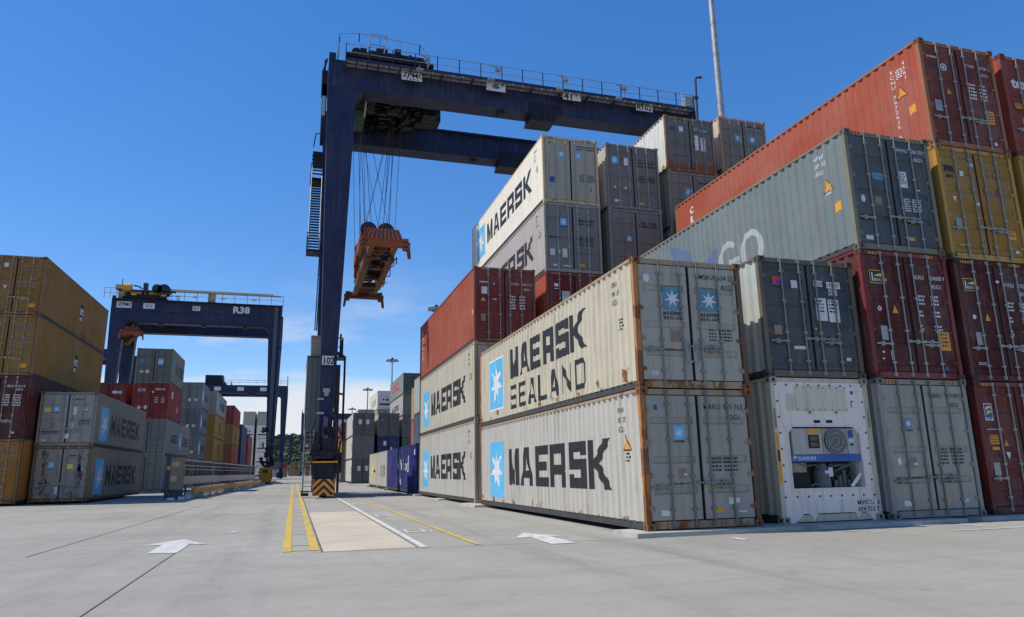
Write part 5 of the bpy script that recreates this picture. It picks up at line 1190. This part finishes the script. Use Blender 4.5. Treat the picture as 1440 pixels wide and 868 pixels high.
for z in (10.3, 13, 17, 19.5, 21): mb = MB(); mb.box((S - 1.25 if z < 14 else S - .05, -.3, z), (S - .95 if z < 14 else S + .2, .0, z + .35)); obj('lamp', mb.mesh('lamp', ['under']), r)
s2 = copy_tree(sp); s2.location = (-21.6, 99.9, 17.9); s2.rotation_euler = (0, 0, .32); s2['label'] = 'orange spreader tucked high under the trolley of the crane marked R38, beside the yellow containers'
for q in (-.6, .6):
    for k in (-1, 1):
        mb = MB(); mb.tube((-20.4 + 22.7 + q, 3.9 + k, 19.2), (3.6 + q, 3.9 + k, 22.5), .03, 5); obj('hoist_rope', mb.mesh('hoist_rope', ['cable']), r)

r = rtg('far navy gantry crane with a dark machine box on its girder, behind the R38 crane', -22.6, -2.45, 186, 7.2, 22.7, 20.7, machine=3.0)
mb = MB(); mb.box((.8, .2, 23.4), (4.8, 4, 25.1)); [mb.box((.8 + k*.5, .15, 23.5), (1.1 + k*.5, .2, 25.0)) for k in range(8)]; obj('machine_box', mb.mesh('machine_box', ['crane']), r, NAVYD)
mb = MB(); rail(mb, [(5, -.3, 22.8), (20.2, -.3, 22.8)], 1.1, 2, .05); obj('handrail', mb.mesh('handrail', ['grate']), r)
for x in (3.0, 8.3, 13.6): mb = MB(); mb.box((x, -.06, 21.3), (x + 1.5, -.03, 22.2)); obj('sign', mb.mesh('sign', ['paper']), r)
mb = MB(); mb.box((10.8, .2, 20.2), (12.4, 1.2, 20.7)); obj('junction_box', mb.mesh('junction_box', ['crane']), r, NAVYD)
mb = MB(); mb.tube((20.0, 0, 22.7), (20.0, 0, 25.2), .08, 6); mb.box((18.6, -1.3, .2), (20.1, -1.0, 1.6)); obj('end_post', mb.mesh('end_post', ['crane']), r, NAVY)
r = rtg('navy gantry crane glimpsed as slim legs just right of the topmost yellow containers', -52.0, -29.4, 141, 7.2, 23.6, 21.9, machine=5)
r = rtg('very far navy gantry crane whose girder passes behind the leg marked 102', 1.9, 25.4, 296, 7.2, 24.6, 22.4, machine=10)
mb = MB(); mb.tube((.3, 0, 24.5), (.3, 0, 26), .12, 6); mb.box((.0, -.3, 20), (.4, 0, 24)); obj('end_post', mb.mesh('end_post', ['crane']), r, NAVY)
r = rtg('navy gantry crane farthest away on the left of the lane, small against the green hill', -24, -1.5, 425, 7.2, 22.2, 20.4, machine=6)

# ------------------------------------------------------------------ guard rail with conductor beam, left of the lane
bx, by = -5.95, 41.2
r = thing('conductor_rail', 'long grey steel guard rail with yellow kick beam, leading down the lane at left', 'guard rail', (bx, by, 0), None, -.0405)
LB = 43.5
mb = MB(); mb.box((-.42, 0, .06), (-.22, .18, 2.2)); mb.box((-.22, .02, .5), (.45, .10, 2.15), 1); mb.box((-.45, -.02, 2.15), (.5, .7, 2.25)); mb.box((.3, .05, .1), (.45, .2, 2.1)); mb.box((-.2, .1, .1), (.4, .6, .5))
o = obj('cabinet', mb.mesh('cabinet', ['crane', 'brown']), r, rc((.055, .065, .10), .2))
for q in ((-.12, 1.66, .2, 1.9), (-.16, .92, .14, 1.2)): mb = MB(); mb.box((q[0], .0, q[1]), (q[2], .018, q[3])); obj('tan_plate', mb.mesh('tan_plate', ['panel']), o, rc((.55, .40, .24), .2))
mb = MB(); mb.box((-.36, -.05, 1.5), (-.2, 0, 1.7)); obj('beacon', mb.mesh('beacon', ['amber']), o)
n = 15
for k in range(n + 1):
    y = .5 + (LB - .5)*k/n
    mb = MB(); mb.box((-.04, y, .08), (.06, y + .12, 2.0)); mb.box((-.1, y + .01, 1.92), (.3, y + .11, 2.0)); mb.box((.0, y, .08), (.5, y + .1, .18)); mb.box((-.3, y - .1, 0), (.5, y + .2, .09))
    obj('post', mb.mesh('post', ['dull_steel']), r)
for z, dx, h in ((1.98, .16, .09), (1.72, .22, .05), (1.52, .2, .04)):
    mb = MB(); mb.box((dx, .1, z), (dx + .1, LB, z + h)); obj('rail', mb.mesh('rail', ['steel']), r)
mb = MB(); mb.box((-.03, .3, 1.2), (.0, LB, 1.26)); mb.box((-.03, .3, 1.84), (.0, LB, 1.9)); [mb.box((-.02, .4 + k*.72, 1.2), (.02, .44 + k*.72, 1.9)) for k in range(60)]; obj('back_rail_frame', mb.mesh('back_rail_frame', ['under']), r)
mb = MB(); mb.box((.12, .3, .78), (.17, LB, 1.15)); mb.box((.1, .3, 1.13), (.2, LB, 1.18)); mb.box((.1, .3, .74), (.2, LB, .79)); obj('conductor_beam', mb.mesh('conductor_beam', ['steel']), r)
for k in range(7):
    mb = MB(); y = 1.6 + k*6.0; mb.box((.62, y, .28), (.80, y + 5.85, .54)); obj('kick_beam', mb.mesh('kick_beam', ['crane']), r, rc((.60, .31, .03), .12))
for k in range(14):
    mb = MB(); y = 2.4 + k*3.0; mb.box((.2, y, 0), (.66, y + .25, .26)); mb.box((.3, y - .1, .5), (.6, y + .4, .6)); obj('beam_foot', mb.mesh('beam_foot', ['paper']), r)
for q in ((-.2, -.25, .15, -.05, .1), (.3, -.2, .6, .0, .14), (.55, .3, .8, .7, .2)): mb = MB(); mb.box((q[0], q[1], 0), (q[2], q[3], q[4])); obj('foot_block', mb.mesh('foot_block', ['paper']), r)

# ------------------------------------------------------------------ lamp masts
def mast(x, y, h, r0, r1, head, label, ring=False, z=0):
    t = thing('lamp_mast', label, 'lamp mast', (x, y, z), 'tall lamp masts of the yard')
    mb = MB(); n = 5
    for k in range(n): a, b = k/n, (k+1)/n; mb.tube((0, 0, h*a), (0, 0, h*b), r0 + (r1-r0)*a, 14, 0, r0 + (r1-r0)*b, False); mb.tube((0, 0, h*a - .01), (0, 0, h*a + .12), (r0 + (r1-r0)*a)*1.08, 14)
    mb.box((-.4, -.4, 0), (.4, .4, .05)); obj('pole', mb.mesh('pole', ['steel']), t)
    if head:
        mb = MB(); R = head
        pts = [(R*math.cos(k*math.pi/10), R*math.sin(k*math.pi/10), h - .2) for k in range(21)]; mb.path(pts, .07, 6)
        for k in range(8): mb.tube((0, 0, h - .1), (R*math.cos(k*math.pi/4), R*math.sin(k*math.pi/4), h - .2), .04, 6)
        mb.tube((0, 0, h - .3), (0, 0, h + .3), r1*1.8, 10); obj('head_ring', mb.mesh('head_ring', ['under']), t)
        for k in range(8):
            a = k*math.pi/4 + .2; mb = MB(); mb.box((R*math.cos(a) - .28, R*math.sin(a) - .22, h - .5), (R*math.cos(a) + .28, R*math.sin(a) + .22, h - .22)); obj('floodlight', mb.mesh('floodlight', ['steel']), t)
    return t
mast(22.95, 32.6, 34, .30, .14, 1.3, 'tall tapered grey lamp mast rising out of the picture behind the highest stack')
mast(18.3, 97, 24, .22, .12, 1.0, 'lamp mast whose dark ring head shows just over the brick red container')
mast(18.9, 150, 24.6, .26, .14, 1.1, 'lamp mast with a whole pole in view right of the white refrigerated box')
mast(18.6, 200, 23.9, .28, .15, 1.2, 'smaller lamp mast left of the white refrigerated box')
mast(18.3, 252, 22.9, .28, .15, 1.2, 'smallest lamp mast, its head barely over the far containers near the crane leg')

# ------------------------------------------------------------------ ground
def ground_mat():
    m, nt, b = new_mat('yard_concrete')
    v = coords(nt, (1, 1, 1), False)
    n1 = noise(nt, v, .13, 5, .6); n2 = noise(nt, v, 1.5, 8, .7); n3 = noise(nt, v, 28, 6, .75)
    tyre = noise(nt, coords(nt, (.5, .035, 1), False), 2.0, 6, .7); tyre2 = noise(nt, coords(nt, (.05, .42, 1), False), 2.2, 6, .65)
    # slabs, each cast in a slightly different tone
    sx = nd(nt, 'ShaderNodeSeparateXYZ'); nt.links.new(v, sx.inputs[0])
    cx = math_(nt, 'FLOOR', math_(nt, 'DIVIDE', math_(nt, 'ADD', sx.outputs[0], 1.74), 6.0)); cy = math_(nt, 'FLOOR', math_(nt, 'DIVIDE', math_(nt, 'SUBTRACT', sx.outputs[1], 11.85), 24.0))
    cm = nd(nt, 'ShaderNodeCombineXYZ'); nt.links.new(cx, cm.inputs[0]); nt.links.new(cy, cm.inputs[1])
    wn = nd(nt, 'ShaderNodeTexWhiteNoise', noise_dimensions='2D'); nt.links.new(cm.outputs[0], wn.inputs['Vector'])
    c = mixc(nt, maprange(nt, n1, .3, .7), (.248, .235, .198), (.322, .305, .259))
    c = mixc(nt, math_(nt, 'MULTIPLY', wn.outputs['Value'], .22), c, (.375, .357, .32))
    c = mixc(nt, maprange(nt, n2, .42, .75, 0, .35), c, (.172, .164, .148))
    c = mixc(nt, maprange(nt, n3, .5, .8, 0, .5), c, (.125, .119, .107))
    c = mixc(nt, maprange(nt, tyre, .5, .8, 0, .4), c, (.125, .119, .108))
    c = mixc(nt, maprange(nt, tyre2, .52, .8, 0, .34), c, (.14, .134, .122))
    # dark wheel tracks along the lanes, broken up, and oil drips
    wob = math_(nt, 'MULTIPLY_ADD', noise(nt, coords(nt, (.02, .07, 1), False), 1.0, 2), 1.6, sx.outputs[0])
    trk = None
    for x0 in (-1.9, .2, 4.4, 6.2):
        dd = math_(nt, 'ABSOLUTE', math_(nt, 'SUBTRACT', wob, x0)); t_ = maprange(nt, dd, .42, .08)
        trk = t_ if trk is None else math_(nt, 'MAXIMUM', trk, t_)
    trk = math_(nt, 'MULTIPLY', trk, maprange(nt, noise(nt, coords(nt, (1.6, .1, 1), False), 1.5, 5, .7), .38, .68))
    c = mixc(nt, math_(nt, 'MULTIPLY', trk, .30), c, (.13, .125, .115))
    spots = noise(nt, v, 2.6, 3, .5)
    c = mixc(nt, maprange(nt, spots, .68, .74, 0, .45), c, (.12, .115, .105))
    nt.links.new(c, b.inputs['Base Color'])
    nt.links.new(maprange(nt, n2, .3, .7, .72, .92), b.inputs['Roughness']); b.inputs['Specular IOR Level'].default_value = .3
    bp = nd(nt, 'ShaderNodeBump'); bp.inputs['Strength'].default_value = .35; bp.inputs['Distance'].default_value = .01
    nt.links.new(math_(nt, 'ADD', n3, n2), bp.inputs['Height']); nt.links.new(bp.outputs[0], b.inputs['Normal'])
    return m
M['ground'] = ground_mat()
mb = MB(); mb.add([(-1500, -300, 0), (1500, -300, 0), (1500, 3000, 0), (-1500, 3000, 0)], [(0, 1, 2, 3)])
tag(obj('ground', mb.mesh('ground', ['ground'])), 'pale grey concrete yard', None, kind='structure')
M['road_yellow'] = chipped('worn_yellow_line_paint', (.56, .375, .035), (.24, .225, .185), .8, .75, 7)
M['road_white'] = chipped('worn_white_line_paint', (.56, .55, .52), (.24, .23, .205), .72, .75, 7)
M['road_faint'] = chipped('faded_yellow_line_paint', (.52, .42, .20), (.33, .32, .30), .9, .75, 5)
M['road_red'] = chipped('worn_red_line_paint', (.50, .13, .11), (.36, .3, .29), .6, .75, 5)
M['tan'] = chipped('tan_concrete', (.475, .405, .31), (.33, .285, .225), .55, .85, 1.6)
M['joint'] = simple('joint_sealant', (.075, .07, .062), .9)
M['plinth'] = chipped('plinth_concrete', (.42, .395, .345), (.25, .235, .21), .6, .9, 5)
def flat(name, polys, mat, z=.004, label=None):
    mb = MB()
    for p in polys: mb.add([(x, y, z) for x, y in p], [tuple(range(len(p)))])
    return tag(obj(name, mb.mesh(name, [mat])), label, None, kind='structure')
def seg(x0, x1, y0, y1): return [(x0, y0), (x1, y0), (x1, y1), (x0, y1)]
flat('runway_slab', [seg(.50, 1.98, 12.02, 24.1)], 'tan', .004)
flat('runway_slab', [seg(.50, 1.98, 24.14, 120)], 'ground', .004)
flat('road_marking', [seg(-.12, .02, 12.25, 105), seg(.31, .45, 12.25, 105)], 'road_yellow', .008)
rungs = [12.35, 13.25, 15.6, 17.9, 20.0, 22.0, 24.2, 26.3, 28.5, 30.6]
flat('road_marking', [seg(.02, .31, y - .035, y + .035) for y in rungs], 'road_yellow', .0081)
flat('road_marking', [seg(2.03, 2.15, 12.0, 60)], 'road_white', .008)
flat('road_marking', [seg(2.95, 3.05, 12.0, 60)], 'road_yellow', .008)
flat('road_marking', [seg(2.22, 2.8, y, y + .07) for y in (18.0, 26.4, 34.8)], 'road_white', .008)
for y in (14.95, 20.5, 29): flat('road_marking', [seg(2.25, 2.32, y, y + .75), seg(2.32, 2.66, y, y + .1), seg(2.32, 2.66, y + .62, y + .74), seg(2.6, 2.67, y + .1, y + .62), seg(2.74, 2.8, y - .05, y + .3)], 'road_white', .008)
flat('road_marking', [[(4.32, 13.72), (3.86, 12.72), (4.18, 12.86), (4.12, 11.5), (4.55, 11.5), (4.56, 12.78), (4.9, 12.5)]], 'road_white', .008, 'white arrow')
flat('road_marking', [[(-1.98, 15.5), (-2.56, 14.42), (-2.19, 14.5), (-2.17, 13.02), (-1.73, 12.9), (-1.72, 14.42), (-1.38, 14.15)]], 'road_white', .008, 'white arrow')
flat('road_marking', [seg(-1.25, -1.1, 16.8, 17.1)], 'road_white', .008)
flat('road_marking', [seg(7.2, 7.36, 10.72, 11.1), seg(10.08, 10.14, 10.85, 11.25), seg(10.14, 10.34, 10.85, 10.92), seg(9.7, 10.08, 11.2, 11.26), seg(11.4, 13.4, 10.4, 10.5), seg(12.6, 12.7, 10.95, 11.3), seg(12.2, 12.6, 11.24, 11.3)], 'road_white', .008)
flat('road_marking', [seg(-18 + k*.9, -17.55 + k*.9, 38.18, 38.48) for k in range(13)] , 'road_white', .004)
flat('road_marking', [seg(-17.55 + k*.9, -17.1 + k*.9, 38.2, 38.5) for k in range(13)], 'road_red', .004)
flat('road_marking', [seg(-18, -6.2, 38.02, 38.18)], 'road_white', .004)
flat('road_marking', [[(-4.5, 43), (-4.38, 43), (-3.0, 80), (-3.1, 80)]], 'road_faint', .004)
jw = .012
flat('joint_sealant', [[(-3.955, 13.3), (-3.935, 13.3), (-3.50, 33), (-3.52, 33)], [(-1.758, -2), (-1.746, -2), (-1.74, 12.9), (-1.755, 12.9)], [(.47, 12.0), (.50, 12.0), (.50, 60), (.47, 60)], [(1.98, 12.0), (2.0, 12), (2.0, 60), (1.98, 60)]], 'joint', .006)
flat('joint_sealant', [[(.3, 11.95), (.3, 11.965), (6.2, 11.72), (6.2, 11.70)], [(2.6, 6.9), (2.6, 6.904), (14, 8.396), (14, 8.392)], [(-6, 24.0), (-6, 24.03), (5.9, 24.03), (5.9, 24.0)]], 'joint', .006)

def slab(name, label, x0, x1, y0, y1, z1, cat='concrete plinth'):
    mb = MB(); e = .02; mb.hexa([(x0, y0, -.05), (x1, y0, -.05), (x1, y1, -.05), (x0, y1, -.05)], [(x0 + e, y0 + e, z1), (x1 - e, y0 + e, z1), (x1 - e, y1 - e, z1), (x0 + e, y1 - e, z1)])
    return tag(obj(name, mb.mesh(name, ['plinth'])), label, cat)
slab('concrete_plinth', 'long low concrete plinth under the front ends of the stacks', 5.78, 13.25, 11.72, 12.75, .079)
slab('concrete_plinth', 'second low concrete plinth at the right edge, under the red containers', 13.7, 20, 11.8, 12.75, .079)
slab('concrete_pad', 'concrete pad under the joint between the two front lettered stacks', 5.8, 9, 23.7, 25.7, .079, 'concrete pad')
slab('concrete_pad', 'middle concrete pad under the pale grey lettered container', 5.85, 9, 30.4, 31.6, .06, 'concrete pad')
slab('concrete_pad', 'concrete pad under the corner of the dark blue container', 5.85, 9, 36.5, 38.6, .079, 'concrete pad')
for y, lb in ((50.4, 'small concrete pad between the dark blue and light grey low containers'), (56.7, 'small concrete pad between the light grey and cream low containers'), (62.7, 'small concrete pad at the far end of the cream low container')): slab('concrete_pad', lb, 5.9, 9, y - .4, y + .4, .079, 'concrete pad')
slab('concrete_pad', 'pale concrete pad beneath the slate stack behind the grey lettered pair at left', -12, -8.6, 56.6, 58.2, .079, 'concrete pad')
mb = MB(); rs = random.Random(2)
pts = [(7.9 + .05*math.cos(k*.7)*rs.uniform(.7, 1.2), 4.95 + .035*math.sin(k*.7)*rs.uniform(.7, 1.2), 0) for k in range(9)]
mb.v = []; mb.f = []; mb.m = []; mb.smooth = []
mb.add([(x, y, -.002) for x, y, z in pts] + [(7.9 + (x - 7.9)*.5, 4.95 + (y - 4.95)*.5, .03) for x, y, z in pts], [tuple(range(9, 18))] + [(k, (k+1) % 9, 9 + (k+1) % 9, 9 + k) for k in range(9)])
tag(obj('stone', mb.mesh('stone', ['joint'])), 'small dark stone lying alone on the near concrete at right', 'stone')

# ------------------------------------------------------------------ wooded hill beyond the yard
def hill_mats():
    m, nt, b = new_mat('hill_soil'); v = coords(nt, (1, 1, 1), False)
    nt.links.new(mixc(nt, maprange(nt, noise(nt, v, .06, 6), .35, .65), (.045, .07, .025), (.09, .12, .045)), b.inputs['Base Color']); b.inputs['Roughness'].default_value = .95; M['hill'] = m
    for nme, c1, c2 in (('leaf_dark', (.045, .07, .035), (.065, .095, .045)), ('leaf_light', (.08, .11, .055), (.105, .14, .07))):
        m, nt, b = new_mat(nme); v = coords(nt, (1, 1, 1), False)
        nt.links.new(mixc(nt, maprange(nt, noise(nt, v, .25, 3), .35, .65), c1, c2), b.inputs['Base Color']); b.inputs['Roughness'].default_value = .8; M[nme] = m
hill_mats()
def hz(x, y):
    prof = ((-700, 8), (-260, 12), (-150, 22), (-80, 44), (-30, 62), (20, 74), (60, 82), (110, 78), (180, 55), (300, 28), (800, 10))
    z = 0
    for (a, za), (b, zb_) in zip(prof, prof[1:]):
        if a <= x <= b: z = za + (zb_ - za)*(x - a)/(b - a)
    t = min(1, max(0, (y - 640)/380)); return -1 + .6*z*(t*t*(3 - 2*t)) + 2.5*math.sin(x*.05 + y*.03)*t
mb = MB(); nx, ny = 60, 22
vs = [(-700 + 1500*i/nx, 640 + 760*j/ny, hz(-700 + 1500*i/nx, 640 + 760*j/ny)) for j in range(ny + 1) for i in range(nx + 1)]
mb.add(vs, [(j*(nx+1) + i, j*(nx+1) + i + 1, (j+1)*(nx+1) + i + 1, (j+1)*(nx+1) + i) for j in range(ny) for i in range(nx)], 0, True)
tag(obj('hill', mb.mesh('hill', ['hill'])), 'low hill behind the yard', None, kind='structure')
rn = random.Random(11); mb = MB()
for k in range(620):
    x = rn.uniform(-110, 150); y = rn.uniform(720, 1060); z = hz(x, y); R = rn.uniform(4, 8); H_ = rn.uniform(5, 11)
    mat = 1 if rn.random() < .4 else 0
    for q in range(34):
        t = rn.uniform(0, 2*math.pi); u = rn.uniform(-.5, 1); rr = R*math.sqrt(max(0, 1 - u*u))*rn.uniform(.7, 1.05)
        c_ = Vector((x + rr*math.cos(t), y + rr*math.sin(t), z + H_ + u*R*.8)); s = rn.uniform(.8, 1.9)
        n_ = Vector((rn.uniform(-1, 1), rn.uniform(-1, 1), rn.uniform(-.2, 1))).normalized(); a_ = n_.orthogonal().normalized()*s; b_ = n_.cross(a_).normalized()*s*rn.uniform(.6, 1)
        mb.add([c_ - a_ - b_, c_ + a_ - b_*.6, c_ + a_*.7 + b_, c_ - a_*.8 + b_*.9], [(0, 1, 2, 3)], mat if rn.random() < .8 else 1 - mat)
tag(obj('hillside_woods', mb.mesh('hillside_woods', ['leaf_dark', 'leaf_light'])), 'dense green woods covering the hill beyond the yard', 'woods', None, 'stuff')

# ------------------------------------------------------------------ light, sky, camera
sun_dir = Vector((-.62, .13, 1.0)).normalized()
el = math.asin(sun_dir.z); rot = math.atan2(sun_dir.x, sun_dir.y)
ld = bpy.data.lights.new('sun', 'SUN'); ld.energy = 5.0; ld.angle = math.radians(.5); ld.color = (1.0, .945, .85)
lo = bpy.data.objects.new('sun', ld); COL.objects.link(lo); lo.rotation_mode = 'QUATERNION'; lo.rotation_quaternion = sun_dir.to_track_quat('Z', 'Y'); lo.location = (-60, 10, 90)
w = bpy.data.worlds.new('World'); scene.world = w; w.use_nodes = True; nt = w.node_tree
bg = nt.nodes['Background']
sky = nd(nt, 'ShaderNodeTexSky', sky_type='NISHITA'); sky.sun_disc = False; sky.sun_elevation = el; sky.sun_rotation = rot
sky.altitude = 900; sky.air_density = 1.0; sky.dust_density = .05; sky.ozone_density = 3.0
sc_ = nd(nt, 'ShaderNodeVectorMath', operation='SCALE'); sc_.inputs['Scale'].default_value = .25; nt.links.new(sky.outputs[0], sc_.inputs[0])
gm = nd(nt, 'ShaderNodeGamma'); gm.inputs['Gamma'].default_value = .73; nt.links.new(sc_.outputs[0], gm.inputs['Color'])
hs = nd(nt, 'ShaderNodeHueSaturation'); hs.inputs['Hue'].default_value = .511; hs.inputs['Saturation'].default_value = 1.53; hs.inputs['Value'].default_value = 5.5; nt.links.new(gm.outputs[0], hs.inputs['Color'])
tc = nd(nt, 'ShaderNodeTexCoord'); sx = nd(nt, 'ShaderNodeSeparateXYZ'); nt.links.new(tc.outputs['Generated'], sx.inputs[0])
zz = math_(nt, 'MAXIMUM', sx.outputs[2], 0.0)
den = math_(nt, 'ADD', zz, .10)
cv = nd(nt, 'ShaderNodeCombineXYZ'); nt.links.new(math_(nt, 'DIVIDE', sx.outputs[0], den), cv.inputs[0]); nt.links.new(math_(nt, 'DIVIDE', sx.outputs[1], den), cv.inputs[1])
n1 = noise(nt, cv.outputs[0], .55, 7, .58); n2 = noise(nt, cv.outputs[0], 1.9, 6, .6)
wisp = maprange(nt, math_(nt, 'MULTIPLY_ADD', n2, .35, n1), .66, .84)
band = maprange(nt, zz, .30, .12)                 # cloud keeps low over the horizon
bank = math_(nt, 'MULTIPLY', maprange(nt, math_(nt, 'MULTIPLY_ADD', n1, .22, math_(nt, 'MULTIPLY', zz, -1.0)), -.03, .012), .9)
cl = math_(nt, 'MAXIMUM', math_(nt, 'MULTIPLY', math_(nt, 'MULTIPLY', wisp, band), .75), bank, clamp=True)
col = mixc(nt, cl, hs.outputs[0], (6.2, 6.3, 6.5))
nt.links.new(col, bg.inputs['Color']); bg.inputs['Strength'].default_value = .13
cd = bpy.data.cameras.new('camera'); cam = bpy.data.objects.new('camera', cd); COL.objects.link(cam); scene.camera = cam
cd.sensor_width = 36; cd.lens = 994.28/1440*36; cd.clip_start = .1; cd.clip_end = 6000
from mathutils import Matrix
Rr = ((0.95754282, -0.28779796, -0.01685483), (-0.04828263, -0.2177326, 0.97481347), (0.28421917, 0.93261184, 0.22238393))
right, up, fwd = map(Vector, Rr)
cam.matrix_world = Matrix(((right.x, up.x, -fwd.x, 0), (right.y, up.y, -fwd.y, 0), (right.z, up.z, -fwd.z, 1.2074), (0, 0, 0, 1)))
vs_ = scene.view_settings; vs_.view_transform = 'Standard'; vs_.look = 'None'; vs_.exposure = 0.0; vs_.gamma = 1.0; vs_.use_curve_mapping = False
scene.render.engine = 'CYCLES'
scene.cycles.max_bounces = 6; scene.cycles.use_denoising = True
scene.render.resolution_x = 1024; scene.render.resolution_y = 617
